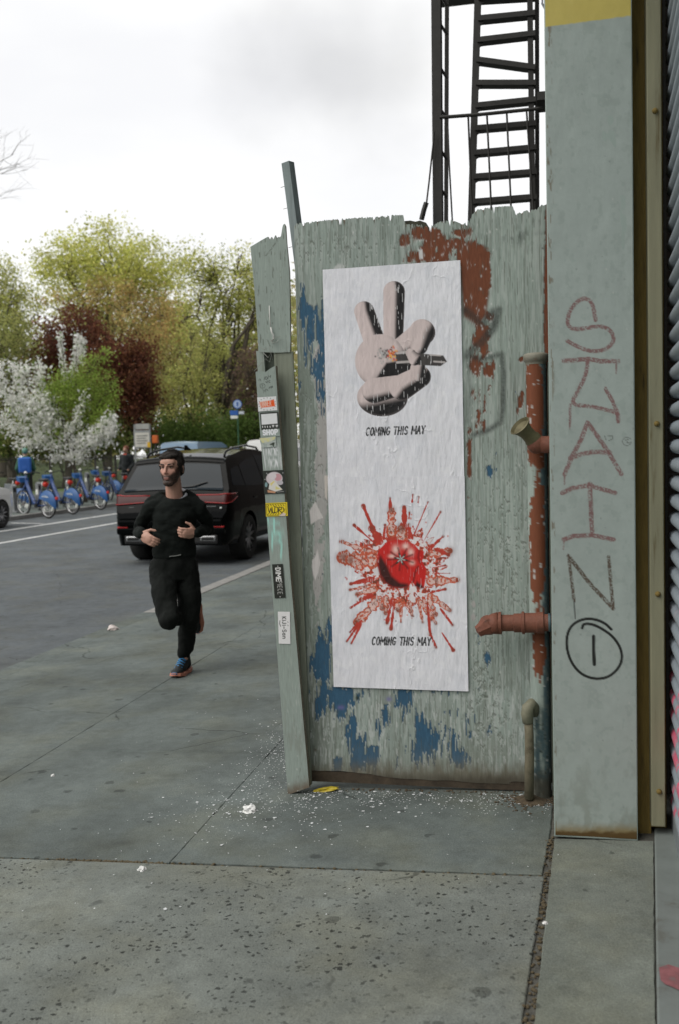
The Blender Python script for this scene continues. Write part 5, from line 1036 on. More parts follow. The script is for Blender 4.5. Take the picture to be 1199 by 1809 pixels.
plain_car('parked_van', (-12.3, 42.5, ROADZ), 0, M_WHITE, 'white van whose roof and windows show above the right side of the SUV', 'van')
# ================================================================== BIKE STATION
M_BIKE = mat('bike_blue', (.010, .045, .17), .4, var=.08, coat=.2); M_BIKEL = mat('bike_blue_bright', (.014, .085, .25), .45, var=.08); M_DARK = mat('bike_black', (.02, .02, .02), .5); M_ALU = mat('bike_alloy', (.5, .5, .5), .35, .8)
M_REDL = mat('red_lens', (.62, .03, .012), .3, var=.05); M_REFL = mat('reflector_white', (.8, .82, .76), .3)
def text_mesh(txt, size, name, m, parent, M_):
    cu = bpy.data.curves.new('t', 'FONT'); cu.body = txt; cu.size = size; cu.align_x = 'CENTER'; cu.align_y = 'CENTER'; cu.extrude = .001
    o = bpy.data.objects.new('t', cu); COL.objects.link(o); dg = bpy.context.evaluated_depsgraph_get(); dg.update()
    me = bpy.data.meshes.new_from_object(o.evaluated_get(dg)); bpy.data.objects.remove(o, do_unlink=True); me.materials.clear(); me.transform(M_); return link(name, me, m, parent)
def make_bike():
    t = empty('share_bike', (0, 0, 0), 0, 'x', 'bicycle', 'blue share bikes in the docking station'); r_ = .335
    def torus(yc, R_, rr, n=30, k=8):
        mb = MB(); v = []; f = []
        for i in range(n):
            a = 2*math.pi*i/n
            for j in range(k):
                b = 2*math.pi*j/k; q = R_+rr*math.cos(b); v.append((rr*math.sin(b), yc+q*math.cos(a), r_+q*math.sin(a)))
        for i in range(n):
            for j in range(k): f.append((i*k+j, ((i+1) % n)*k+j, ((i+1) % n)*k+(j+1) % k, i*k+(j+1) % k))
        return mb.add(v, f)
    for yc in (0., 1.10):
        w_ = torus(yc, r_-.022, .022).build('wheel', M_RUB, t, True); torus(yc, r_-.052, .013, 30, 6).build('rim', M_ALU, w_, True)
        mb = MB()
        for i in range(14): a = i*2*math.pi/14; mb.tube([((-1)**i*.03, yc, r_), (0, yc+(r_-.06)*math.cos(a), r_+(r_-.06)*math.sin(a))], .0035, 3, False)
        mb.tube([(-.05, yc, r_), (.05, yc, r_)], .035, 10); mb.build('spokes', M_ALU, w_)
        for a in (-.6, 1.5, 3.6): MB().box((-.012, -.05, -.02), (.012, .05, .02), Matrix.Translation((0, yc+.2*math.cos(a), r_+.2*math.sin(a))) @ Matrix.Rotation(a+1.57, 4, 'X')).build('reflector', M_REFL, w_)
    # frame
    mb = MB(); mb.tube([(0, .98, .90), (0, .80, .62), (0, .60, .36), (0, .46, .30)], [.035, .045, .05, .045], 10, flat=1.3); mb.tube([(0, .46, .30), (0, .36, .52), (0, .30, .68)], .030, 10)
    for s_ in (-1, 1): mb.tube([(s_*.02, .45, .30), (s_*.06, .0, r_)], .014, 6); mb.tube([(s_*.02, .32, .62), (s_*.065, .0, r_)], .012, 6)
    mb.build('frame', M_BIKE, t, True)
    MB().tube([(0, .30, .66), (0, .24, .92)], .016, 8).build('seat_post', M_ALU, t, True)
    mb = MB(); mb.ell((0, .13, .97), (.10, .10, .04)); mb.ell((0, .27, .965), (.045, .16, .032)); remesh(mb, 'saddle', M_DARK, t, .012, 3)
    mb = MB()
    for s_ in (-1, 1): mb.tube([(s_*.055, 1.10, r_), (s_*.05, 1.03, .70), (0, .99, .82)], .016, 8)
    mb.tube([(0, 1.0, .74), (0, .955, 1.05)], .024, 8); mb.build('fork', M_BIKE, t, True)
    MB().tube([(-.30, .80, 1.10), (-.20, .90, 1.13), (0, .955, 1.08), (.20, .90, 1.13), (.30, .80, 1.10)], .014, 8).build('handlebar', M_DARK, t, True)
    MB().prism([(1.04, .86), (1.20, .89), (1.22, 1.01), (1.08, .98)], -.13, .13, 'x').build('front_carrier', M_BIKEL, t); MB().ell((0, .99, 1.10), (.05, .04, .045)).build('front_lamp', M_REFL, t, True)
    # rear skirt: bright blue guard over the upper part of the wheel
    for s_ in (-1, 1):
        v = []; f = []; n = 16
        for i in range(n+1):
            a = R(25+165*i/n); v += [(s_*.045, .5*.10*math.cos(a), r_+.08+.10*math.sin(a)*.2), (s_*.05, (r_+.03)*math.cos(a), r_+(r_+.03)*math.sin(a)), (s_*.02, (r_+.045)*math.cos(a), r_+(r_+.045)*math.sin(a))]
        for i in range(n):
            for k in range(2): a = 3*i+k; f.append((a, a+1, a+4, a+3))
        sk = MB().add(v, f).build('wheel_skirt', M_BIKEL, t, True)
        text_mesh('citi bike', .085, 'lettering', M_REFL, sk, Matrix.Translation((s_*.056, .06, r_+.22)) @ Matrix.Rotation(R(90*s_), 4, 'Z') @ Matrix.Rotation(R(90), 4, 'X'))
    MB().box((-.025, -.40, .50), (.025, -.33, .57), b=.012).build('rear_lamp', M_REDL, t); MB().ell((0, .10, .86), (.075, .06, .075)).build('tail_lamp', M_REDL, t, True)
    mb = MB(); mb.tube([(-.08, .46, .30), (.08, .46, .30)], .05, 12)
    for s_ in (-1, 1): mb.tube([(s_*.08, .46, .30), (s_*.09, .46+s_*.09, .30-s_*.13)], .012, 6); mb.box((s_*.13-.04, .46+s_*.09-.03, .30-s_*.13-.012), (s_*.13+.04, .46+s_*.09+.03, .30-s_*.13+.012))
    mb.build('crank', M_DARK, t)
    return t
bike = make_bike(); bb = [(86, 916, 50, 'blue share bike whose rear wheel stands nearest the white car'), (129, 909, 50, 'second blue share bike from the white car, rear wheel in full view'), (178, 901, 49, 'blue share bike with red lamp, third rear wheel from the white car'), (37, 908, 70, 'blue share bike turned away, half hidden beside the white car fender'), (226, 892, 47, 'blue share bike largely hidden behind the black SUV tail light'), (205, 884, 52, 'farthest blue share bike, showing only handlebars above the others')]
for i, (px, py, yaw, lab) in enumerate(bb):
    o = bike if i == 0 else copy_tree(bike); c = G(px, py, 0, ROADZ); o.location = (c[0], c[1], ROADZ); o.rotation_euler = (R(3), 0, R(12+yaw)); o.scale = (1.16, 1.16, 1.16); o['label'] = lab
    dd = Vector((-math.sin(R(12+yaw)), math.cos(R(12+yaw)))); pc = (c[0]+dd.x*1.75, c[1]+dd.y*1.75)
    if i == 0:
        dock = empty('bike_dock', (0, 0, 0), 0, 'x', 'bike dock', 'docks of the bike station')
        MB().box((-.12, -.3, .0), (.12, .35, .04), b=.01).build('base_plate', mat('dock_grey', (.23, .24, .245), .5, .3), dock); MB().prism([(-.10, .04), (.12, .04), (.12, .80), (.04, .86), (-.04, .80)], -.07, .07, 'x').build('post', MATS['dock_grey'], dock); MB().box((-.05, -.055, .6), (.05, -.03, .74), b=.006).build('lock_panel', M_DARK, dock); MB().box((-.072, -.02, .45), (.072, .10, .62)).build('white_label', M_REFL, dock)
        dk = dock
    else: dk = copy_tree(dock)
    z_ = tz(pc[0]) if pc[0] < -15.2 else ROADZ; dk.location = (pc[0], pc[1], z_); dk.rotation_euler = (0, 0, R(12+yaw)); dk['label'] = ['grey dock post holding the bike nearest the white car', 'grey dock post at the front of the second bike', 'grey dock post at the front of the third bike', 'grey dock post beside the white car fender', 'grey dock post behind the SUV tail light', 'grey dock post of the farthest share bike'][i]
c = G(16, 905, 0, ROADZ); mb = MB(); ko = empty('station_post', (c[0], c[1], ROADZ), R(20), 'pale grey square station post between white car and bikes', 'post')
MB().box((-.09, -.09, 0), (.09, .09, .95), b=.01).build('shaft', mat('post_grey', (.30, .32, .33), .5, .2), ko); MB().box((-.13, -.13, 0), (.13, .13, .03), b=.008).build('foot', MATS['dock_grey'], ko)

# ================================================================== PARK EDGE: railing, signs
M_RAILI = mat('railing_iron', (.035, .032, .022), .6, var=.3)
rl = empty('park_railing', (-19.2, 0, tz(-19.2)), 0, 'low dark iron park railing behind the bikes', 'fence')
for z_ in (.25, 1.42): MB().box((-.02, 20, z_-.02), (.02, 75, z_+.02)).build('rail', M_RAILI, rl)
for k in range(28): MB().box((-.035, 20+2*k-.035, 0), (.035, 20+2*k+.035, 1.55)).build('post', M_RAILI, rl)
mb = MB()
for k in range(450): y = 20.06+.12*k; mb.box((-.009, y-.009, .25), (.009, y+.009, 1.52))
tag(mb.build('pickets', M_RAILI, rl), kind='stuff')
def at(px, py, v): return V(px, py, v)
# white notice board
c = at(252, 776, 38); nb = empty('notice_board', (c[0], c[1], tz(c[0])), R(12), 'white notice board on two grey posts at the park entrance', 'notice board'); zc = c[2]-tz(c[0])
MB().box((-.34, -.03, zc-.36), (.34, .03, zc+.36), b=.02).build('frame', mat('board_grey', (.30, .31, .31), .6), nb); p_ = MB().box((-.29, -.036, zc-.31), (.29, -.031, zc+.27)).build('white_sheet', mat('board_white', (.68, .66, .60), .6), nb)
for k in range(4): MB().box((-.22, -.040, zc+.12-.1*k), (.22-.07*(k % 2), -.0375, zc+.155-.1*k)).build('text_line', mat('board_print', (.22, .22, .2), .7), p_)
MB().box((-.25, -.035, zc+.40), (.30, .02, zc+.62), b=.01).build('top_panel', mat('board_top', (.42, .42, .40), .6), nb)
for s_ in (-1, 1): MB().box((s_*.31-.03, .031, 0), (s_*.31+.03, .08, zc+.6)).build('post', MATS['board_grey'], nb)
MB().box((.20, -.04, zc-.33), (.33, -.0365, zc-.12)).build('yellow_sticker', mat('notice_yellow', (.75, .45, .03), .6), nb)
c = at(275, 776, 39); oc = empty('orange_signal', (c[0], c[1], tz(c[0])), 0, 'small orange box on a post beside the white notice board', 'signal'); zc = c[2]-tz(c[0])
MB().box((-.11, -.08, zc-.16), (.11, .08, zc+.16), b=.02).build('housing', mat('signal_orange', (.60, .13, .02), .5), oc); MB().box((-.03, -.03, 0), (.03, .03, zc-.16)).build('post', M_RAILI, oc)
# blue round sign with two plates
c = at(420, 714, 40); sg_ = empty('street_sign', (c[0], c[1], ROADZ), R(14), 'round blue street sign over blue and white plates on a green pole', 'sign'); zc = c[2]-ROADZ
Mx = Matrix.Rotation(R(90), 4, 'X')
MB().lathe([(0, .01), (.19, .01), (.19, -.01), (0, -.01)], Matrix.Translation((0, -.03, zc)) @ Mx, 24).build('disc', mat('sign_blue', (.03, .12, .42), .4), sg_)
a = MB().lathe([(0, 0), (.145, 0), (.16, .0)], Matrix.Translation((0, -.045, zc)) @ Mx, 24).build('pale_ring', mat('sign_pale', (.38, .48, .66), .5), sg_); MB().box((-.03, -.05, zc-.09), (.03, -.047, zc+.09)).build('symbol', MATS['sign_blue'], a)
MB().box((-.32, -.03, zc-.46), (.02, -.015, zc-.26), b=.004).build('plate', MATS['sign_blue'], sg_); MB().box((-.30, -.03, zc-.60), (0, -.015, zc-.475), b=.004).build('plate', M_REFL, sg_); MB().box((.05, -.03, zc-.42), (.27, -.015, zc-.30), b=.004).build('plate', mat('sign_white', (.6, .65, .7), .5), sg_)
MB().tube([(0, 0, 0), (0, 0, zc+.1)], .03, 8).build('pole', mat('sign_pole_green', (.03, .10, .05), .5), sg_)

# ================================================================== PEOPLE FAR OFF
M_SKIN = mat('skin', (.50, .29, .21), .55, var=.12, sc=18)
def far_person(name, px, v, ztop, label, coat, leg, hat, facing, extra=None, bent=0.):
    c = at(px, 790, v); z_ = tz(c[0]) if c[0] < -15.2 else ROADZ; t = empty(name, (c[0], c[1], z_), facing, label, 'person'); h_ = ztop-z_; s_ = h_/1.75
    J = lambda x, y, z: (x*s_, (y-bent*max(0, z-.9)*.8)*s_, (z-bent*.10*max(0, z-.9))*s_)
    mb = MB(); mb.ell(J(0, -.02, 1.62), (.075*s_, .095*s_, .115*s_)); mb.limb([J(0, 0, 1.40), J(0, -.01, 1.56)], .05*s_); mb.limb([J(0, 0, .95), J(0, 0, 1.4)], [.10*s_, .10*s_])
    mb.ell(J(0, -.12, 1.60), (.018*s_, .025*s_, .025*s_))
    for sg in (-1, 1):
        mb.limb([J(sg*.17, 0, 1.40), J(sg*.24, .04, 1.12), J(sg*.20, -.16, .95)], [.03*s_]*3); mb.ell(J(sg*.19, -.20, .93), (.035*s_, .05*s_, .03*s_))
        mb.limb([J(sg*.09, 0, .95), J(sg*.10, -.04, .5), J(sg*.10, 0, .08)], .05*s_); mb.limb([J(sg*.10, .02, .05), J(sg*.11, -.15, .04)], .04*s_)
    remesh(mb, 'body', M_SKIN, t, .016, 2)
    mb = MB(); mb.limb([J(0, 0, .92), J(0, 0, 1.15), J(0, .0, 1.36)], [.17*s_, .175*s_, .16*s_])
    for sg in (-1, 1): mb.limb([J(sg*.17, 0, 1.40), J(sg*.25, .04, 1.12), J(sg*.20, -.15, .96)], [.075*s_, .065*s_, .05*s_])
    remesh(mb, 'jacket', coat, t, .02, 2, .012, 9)
    mb = MB()
    for sg in (-1, 1): mb.limb([J(sg*.09, 0, .92), J(sg*.10, -.04, .5), J(sg*.10, 0, .12)], [.105*s_, .085*s_, .065*s_])
    remesh(mb, 'trousers', leg, t, .02, 2)
    mb = MB(); mb.ell(J(0, .015, 1.665), (.092*s_, .115*s_, .10*s_)); remesh(mb, 'helmet' if 'helmet' in label else 'hair', hat, t, .014, 2)
    if extra: extra(t, J, s_)
    return t
def pack(t, J, s_): mb = MB(); mb.box((-.19*s_, .06*s_, .98*s_), (.19*s_, .30*s_, 1.46*s_), b=.06); mb.ell(J(0, .24, 1.12), (.17*s_, .10*s_, .17*s_)); remesh(mb, 'backpack', mat('pack_blue', (.02, .11, .42), .6, var=.1), t, .02, 3)
far_person('person', 44, 30.5, 1.97, 'person with a green helmet and blue backpack seen from behind, beyond the bikes', mat('coat_green', (.03, .10, .06), .8), M_DARK, mat('helmet_green', (.10, .24, .19), .5), R(205), pack, .15)
def scarf(t, J, s_): mb = MB(); mb.ell(J(0, -.03, 1.43), (.11*s_, .11*s_, .07*s_)); remesh(mb, 'scarf', mat('scarf_red', (.42, .06, .03), .8), t, .016, 2)
far_person('person', 223, 36.5, 2.02, 'person in a dark coat and red scarf standing behind the bikes, left of the SUV', mat('coat_dark', (.012, .016, .018), .8), M_DARK, mat('hair_auburn', (.16, .05, .02), .7), R(-10), scarf)
# ================================================================== TREES
M_BARK = mat('bark', (.075, .062, .045), .95, var=.4, sc=8, bump=.6, bsc=25, stretch=(1, 1, .25)); M_LEAF = vmat('leaves', .7, var=.25, sc=3, bump=0, transl=.5, spec=.2)
def leaf_mesh(name, P, size, cols, rs, parent, flat=.0, m=None):
    size = size*.8
    n = len(P); a = rs.randn(n, 3); a /= np.linalg.norm(a, axis=1)[:, None]; b = np.cross(a, rs.randn(n, 3)); b /= np.linalg.norm(b, axis=1)[:, None]
    s_ = size*(.6+.8*rs.rand(n))[:, None]; w_ = s_*(.45+.25*rs.rand(n))[:, None]; nn = np.cross(a, b)
    Q = np.stack([P-a*s_*.5, P+b*w_*.5+nn*s_*.10, P+a*s_*.5, P-b*w_*.5+nn*s_*.10], 1).reshape(-1, 3)
    me = bpy.data.meshes.new(name); me.vertices.add(4*n); me.vertices.foreach_set('co', Q.ravel().astype(np.float32)); me.loops.add(4*n); me.loops.foreach_set('vertex_index', np.arange(4*n, dtype=np.int32)); me.polygons.add(n)
    me.polygons.foreach_set('loop_start', (np.arange(n)*4).astype(np.int32)); me.polygons.foreach_set('loop_total', np.full(n, 4, np.int32)); me.update()
    C = np.repeat(cols, 4, axis=0); at_ = me.color_attributes.new('Col', 'FLOAT_COLOR', 'POINT'); at_.data.foreach_set('color', np.concatenate([C, np.ones((4*n, 1))], 1).ravel().astype(np.float32)); me.validate()
    return link(name, me, m or M_LEAF, parent)
def pal(cols, k, rs):           # one colour per leaf: blend of palette entries with scatter
    c = np.array(cols); i = rs.randint(0, len(c), k); j = rs.randint(0, len(c), k); t = rs.rand(k, 1); return np.clip((c[i]*t+c[j]*(1-t))*(.75+.5*rs.rand(k, 1)), 0, 1)
def tree(name, label, base_px, v, lobes, cols, nleaf, lsize, nclump, group='trees in the park', seed=1, trunk=.22, fill=.55, cr=.10, twigs=1., cat='tree', lean=None, bark=None):
    """lobes: crown ellipses as measured (cx, cy, rx, ry) at street distance v (optionally + dv)"""
    rs = np.random.RandomState(seed); s_ = v/F*1.06; b0 = V(base_px, 800, v); z0 = tz(b0[0]) if b0[0] < -15.2 else ROADZ
    t = empty(name, (0, 0, 0), 0, label, cat, group); base = np.array((b0[0], b0[1], z0-.05)); Ls = []
    for l in lobes: c = V(l[0], l[1], v); Ls.append((c, np.array((l[2]*s_, (l[2]+l[3])*.5*s_, l[3]*s_)), l[4] if len(l) > 4 else 1.))
    wgt = np.array([np.prod(r_)**.67*q for c, r_, q in Ls]); wgt /= wgt.sum(); cl = []; clr = []
    for k in range(nclump):
        i = rs.choice(len(Ls), p=wgt); d = rs.randn(3); d /= np.linalg.norm(d); rr = (fill+(1-fill)*rs.rand()) if rs.rand() < .75 else rs.rand()**.6
        cl.append(Ls[i][0]+d*Ls[i][1]*rr); clr.append(np.mean(Ls[i][1])*cr*(2.2 if rs.rand() < .3 else 1.4))
    cl = np.array(cl); clr = np.array(clr)
    # trunk and limbs
    cen = np.mean([c for c, r_, q in Ls], 0); topz = cl[:, 2].max(); mb = MB(); H_ = topz-z0
    fork = base+np.array((0, 0, H_*.28)) if lean is None else base+np.array((lean[0], lean[1], H_*.30)); mid = fork+(cen-fork)*.55
    mb.tube([base, base+np.array((0, 0, .25)), (base+fork)/2+np.array((.03, .02, 0)), fork], [trunk*1.35, trunk*1.05, trunk*.92, trunk*.8], 9)
    nl = max(5, int(9*twigs)); heads = cl[rs.choice(len(cl), min(nl, len(cl)), replace=False)]; nodes = []
    for hd in heads:
        m1 = fork+(hd-fork)*.4+np.array((0, 0, .10*H_))*rs.rand()+rs.randn(3)*.03*H_; m2 = fork+(hd-fork)*.72+np.array((0, 0, .06*H_))*rs.rand()+rs.randn(3)*.03*H_
        r1 = trunk*(.35+.25*rs.rand()); mb.tube([fork-np.array((0, 0, .1)), m1, m2, hd], [r1, r1*.7, r1*.4, r1*.12], 6); nodes += [m1, m2, (m1+m2)/2, (m2+hd)/2]
    nodes = np.array(nodes)
    for c in cl[rs.choice(len(cl), min(len(cl), int(70*twigs)), replace=False)]:
        nd = nodes[np.argmin(np.linalg.norm(nodes-c, axis=1))]; k = (nd+c)/2+rs.randn(3)*.02*H_; mb.tube([nd, k, c], [trunk*.13, trunk*.09, trunk*.03], 4)
    mb.build('trunk', bark or M_BARK, t, True)
    nleaf = int(nleaf*1.45); per = rs.multinomial(nleaf, clr**1.4/(clr**1.4).sum()); P = np.concatenate([c+np.clip(rs.randn(n, 3), -1.7, 1.7)*r_*np.array((1, 1, .8)) for c, r_, n in zip(cl, clr, per)])
    ct = np.repeat(.72+.5*rs.rand(len(cl)), per)[:, None]; C = np.clip(pal(cols, len(P), rs)*ct, 0, 1)
    leaf_mesh('crown', P, lsize, C, rs, t); return t
YG = [(.60, .60, .17), (.50, .55, .15), (.68, .65, .24)]; OL = [(.36, .38, .13), (.42, .41, .15), (.28, .32, .10)]; PLUM = [(.15, .055, .036), (.22, .09, .048), (.10, .042, .028)]; RUSTY = [(.58, .38, .17), (.54, .42, .17), (.46, .43, .17)]; GRN = [(.12, .20, .045), (.16, .24, .055)]; BRI = [(.32, .43, .09), (.40, .48, .13), (.22, .33, .05)]; WHI = [(.90, .89, .85), (.94, .93, .90), (.82, .82, .76)]
tree('park_tree', 'tall yellow-green spring tree with the highest rounded crown', 190, 62, [(120,470,62,60),(190,455,70,62),(250,475,60,60),(180,530,95,60,.8),(300,520,50,70,.7)], YG, 15000, .23, 260, seed=2, trunk=.32, cr=.13)
tree('park_tree', 'yellow-green tree with dark bare limbs showing, right behind the fence edge', 395, 56, [(345,500,46,60),(410,500,50,66),(455,520,40,70),(370,590,60,60,.6),(440,620,50,50,.5)], YG+[(.17, .20, .05)], 9000, .19, 200, seed=3, trunk=.30, cr=.12, twigs=2)
tree('park_tree', 'sparse thin-leaved tree at the left edge of the park', 5, 54, [(5,520,55,70),(30,560,50,60),(-40,520,60,80)], OL+YG, 7500, .18, 170, seed=4, trunk=.25, cr=.12, twigs=1.6)
tree('park_tree', 'orange-brown budding tree below the tall yellow-green crown', 265, 60, [(130,535,65,30),(195,530,60,40),(260,570,65,55),(305,600,50,65),(280,660,60,60,.7),(330,650,45,60,.5)], RUSTY, 11000, .20, 200, seed=5, trunk=.24, cr=.12, twigs=1.5)
tree('plum_tree', 'dark red plum tree, the left and higher of two', 120, 47, [(130,580,58,42),(95,625,52,52),(165,635,48,55),(120,690,70,60)], PLUM, 15000, .19, 150, seed=6, trunk=.2, cr=.14, group='dark red plum trees')
tree('plum_tree', 'dark red plum tree, the right one beside the white blossom', 225, 44, [(205,640,48,50),(235,670,45,70),(225,730,48,55),(180,700,55,70)], PLUM+[(.14, .06, .025)], 14000, .18, 150, seed=7, trunk=.2, cr=.14, group='dark red plum trees')
tree('park_tree', 'olive evergreen tree behind the blossom at the far left', 20, 46, [(20,610,55,70),(60,650,45,70),(-20,660,60,80),(20,740,70,60)], OL+[(.10, .11, .04)], 9000, .19, 130, seed=8, trunk=.25, cr=.14)
for i, (bx, v_, lb, cc, lab, nl) in enumerate([(300, 58, [(300,660,45,70),(300,730,50,50)], RUSTY+OL, 'rust and olive thin tree behind the notice board', 4200), (345, 52, [(345,660,45,70),(340,740,50,45),(365,600,35,50)], OL+YG, 'olive thin tree above the pale blue car', 3600), (395, 60, [(395,670,45,75),(400,745,50,40)], OL+GRN, 'green-brown thin tree left of the blue street sign', 4200), (445, 50, [(445,700,32,62),(450,640,30,40),(470,720,40,60)], [(.20, .13, .10), (.17, .11, .09), (.16, .14, .07)], 'pinkish budding tree close beside the leaning board', 3600)]):
    tree('park_tree', lab, bx, v_, lb, cc, int(nl*1.7), .15, 130, seed=20+i, trunk=.16, cr=.13, twigs=1.6)
# blossom tree by the bikes: leafy green middle, white flowering boughs
bt = tree('blossom_tree', 'small street tree with white blossom boughs and bright green leaves, above the bikes', 148, 33, [(150,680,44,46,1.2),(172,645,26,26),(188,628,10,16,.6),(118,700,40,42),(165,735,40,32),(190,690,18,40,.8),(105,740,40,40,.5),(60,730,40,40,.25)], BRI, 6000, .11, 130, 'blossom', 9, .075, .4, .17, 1., lean=(-.55, .1))
rs = np.random.RandomState(77); P = []; s_ = 33/F*1.06
def bough(pts, r_, n):
    for k in range(int(n*1.35)):
        t = rs.rand()*(len(pts)-1); i = int(t); f_ = t-i; x, y = pts[i][0]*(1-f_)+pts[i+1][0]*f_, pts[i][1]*(1-f_)+pts[i+1][1]*f_; P.append(V(x, y, 33)+rs.randn(3)*np.array((r_, r_*1.4, r_))*s_+np.array((0, pts[i][2]*(1-f_)+pts[i+1][2]*f_, 0)))
for pts, r_, n in [([(118,680,0),(108,620,0),(108,588,0)], 3, 230), ([(128,680,0),(133,625,.1),(136,590,.1)], 4, 230), ([(140,640,.1),(146,600,.1)], 3, 110), ([(110,760,0),(75,690,-.2),(76,640,-.2)], 6, 420), ([(100,760,-.3),(55,700,-.4),(30,640,-.4)], 7, 480), ([(100,770,-.4),(45,730,-.5),(10,670,-.5),(-10,660,-.5)], 8, 520), ([(95,780,-.2),(40,760,-.3),(0,740,-.3),(-20,730,-.3)], 9, 600), ([(90,740,-.3),(60,730,-.4),(28,700,-.4)], 10, 520), ([(110,740,-.5),(85,700,-.6)], 10, 420), ([(120,790,-.2),(80,780,-.3),(40,790,-.3)], 7, 380), ([(130,790,-.3),(165,770,-.5),(195,755,-.5),(208,735,-.5)], 7, 560), ([(140,800,-.3),(175,785,-.5),(205,770,-.5),(212,755,-.5)], 7, 520), ([(125,775,-.4),(150,745,-.6),(165,700,-.6)], 5, 240), ([(95,810,-.2),(120,805,-.2),(150,815,-.2)], 5, 200), ([(45,670,-.4),(60,650,-.4)], 5, 150), ([(2,640,-.2),(5,690,-.2)], 5, 150)]: bough(pts, r_, n)
P = np.array(P); C = pal(WHI, len(P), rs); g_ = rs.rand(len(P)) < .12; C[g_] = pal(GRN, int(g_.sum()), rs); o = leaf_mesh('blossom', P, .155, C, rs, bt); o['label'] = 'white blossom boughs'
mb = MB(); f0 = V(132, 800, 33)
for e_ in ((108, 600), (136, 600), (76, 650), (35, 650), (0, 670), (0, 745), (205, 745), (210, 765), (165, 700), (45, 785)): q = V(e_[0], e_[1], 32.7); mb.tube([f0, (f0+q)/2+np.array((0, 0, -.12)), q], [.03, .018, .006], 5)
mb.build('bough', M_BARK, bt, True)
# bare branch tips reaching into the upper left corner
t = empty('bare_tree', (0, 0, 0), 0, 'bare twiggy tree whose branch tips enter at the left edge of the sky', 'tree'); mb = MB(); rs = np.random.RandomState(5)
b0 = V(-75, 800, 31); z0 = tz(b0[0]); fk = V(-80, 420, 31); mb.tube([(b0[0], b0[1], z0), (b0[0], b0[1], z0+2.5), fk], [.22, .18, .10], 9)
def br(p_, d_, l_, r_, n):
    q = p_+d_*l_; mb.tube([p_, (p_+q)/2+rs.randn(3)*l_*.06, q], [r_, r_*.8, r_*.55], 5)
    if n == 0: return
    for k in range(3 if n > 1 else 2): dd = d_+rs.randn(3)*.42; br(p_+d_*l_*(.55+.45*rs.rand()), dd/np.linalg.norm(dd), l_*(.55+.2*rs.rand()), r_*.5, n-1)
for k in range(7): e_ = V(rs.uniform(-150, -20), rs.uniform(250, 360), 31+rs.uniform(-.8, .8)); d_ = e_-fk; br(fk, d_/np.linalg.norm(d_), np.linalg.norm(d_)*.75, .03, 3)
e_ = V(-28, 290, 31); d_ = e_-fk; br(fk, d_/np.linalg.norm(d_), np.linalg.norm(d_)*.75, .03, 4); e_ = V(-24, 310, 31); d_ = e_-fk; br(fk, d_/np.linalg.norm(d_), np.linalg.norm(d_)*.75, .025, 4)
mb.build('trunk', mat('bare_bark', (.12, .105, .09), .9, var=.3), t, True)
# shrubs under the trees
for i, (px, v_, w_, y0, cc, lab) in enumerate([(20, 41, 60, 770, GRN+OL, 'dark green shrub behind the railing at the far left'), (110, 42, 65, 775, OL+GRN, 'olive shrub under the blossom tree'), (185, 43, 50, 770, GRN+OL, 'green shrub behind the pedestrian'), (300, 50, 55, 765, GRN, 'green shrub above the rear of the SUV'), (370, 51, 50, 765, GRN, 'green shrub over the pale blue car'), (440, 49, 50, 755, GRN, 'green shrub beside the leaning board')]):
    tree('shrub', lab, px, v_, [(px, y0, w_, 34), (px-25, y0+15, w_*.6, 30), (px+25, y0+12, w_*.6, 30)], [tuple(np.array(c)*.75) for c in cc], 3600, .17, 60, 'park shrubs', 40+i, .05, .3, .2, .6, 'shrub')
# far wood closing the horizon
P = []; rs = np.random.RandomState(90)
for k in range(330):
    x_ = rs.uniform(-350, 900); c = V(x_, rs.uniform(575+40*math.sin(x_*.02)+25*math.sin(x_*.053), 800), rs.uniform(80, 115)); P.append(c+rs.randn(120, 3)*np.array((2.2, 2.2, 1.3)))
P = np.concatenate(P); P = P[P[:, 2] > .5]; o = leaf_mesh('far_wood', P, .75, pal([(.36, .36, .13), (.40, .34, .15), (.30, .34, .12)], len(P), rs), rs, None); tag(o, 'hazy far wood beyond the park trees', 'wood', kind='stuff')
# ================================================================== THE RUNNER
fo = G(325, 1190); k_ = (np.linalg.norm(fo[:2]))/F*1.045; az = math.atan2(fo[0], fo[1])
run = empty('person', tuple(fo), -az, 'bearded man in black sweatshirt and trousers running towards the viewer on the pavement', 'person')
MPX = float(np.dot(fo-CAM, fw))/F
def J(px, py, y=0.): return Vector(((px-325-.025*(1190-py)*-1)*MPX, y, (1190-py)*MPX*1.003))
# note: photo verticals lean slightly, hence the small shift above
SK = vmat('runner_skin', .5, var=.06, sc=60, bump=.05, spec=.4)
SWEAT = mat('black_sweatshirt', (.0080, .0105, .0092), .95, var=.25, sc=20, bump=.5, bsc=120, spec=.2); TROU = mat('black_trousers', (.0052, .0068, .0058), .9, var=.2, sc=20, bump=.3, bsc=80, spec=.25); HAIRM = mat('dark_hair', (.017, .013, .010), .7, var=.5, sc=60, bump=.8, bsc=220, spec=.3)
hc = J(307, 828, -.06)                       # head centre
Rh = Matrix.Rotation(R(-26), 4, 'Z') @ Matrix.Rotation(R(5), 4, 'X')     # face turned to the picture's left
def Hd(x, y, z): return hc+Rh @ Vector((x*1.10, y, z))    # face looks along -y
def hell(mb, c, r_, M2=None, nu=16, nv=11): mb.ell(Hd(*c), (r_[0]*1.08, r_[1], r_[2]), Rh @ M2 if M2 is not None else Rh, nu, nv)
b = MB()
hell(b, (0, .018, .032), (.076, .096, .092), None, 22, 16); hell(b, (0, -.018, -.035), (.066, .074, .070), None, 20, 14); hell(b, (0, -.028, -.072), (.055, .056, .042), None, 18, 12); hell(b, (0, -.056, -.100), (.042, .036, .030)); hell(b, (0, -.030, -.090), (.055, .05, .030))
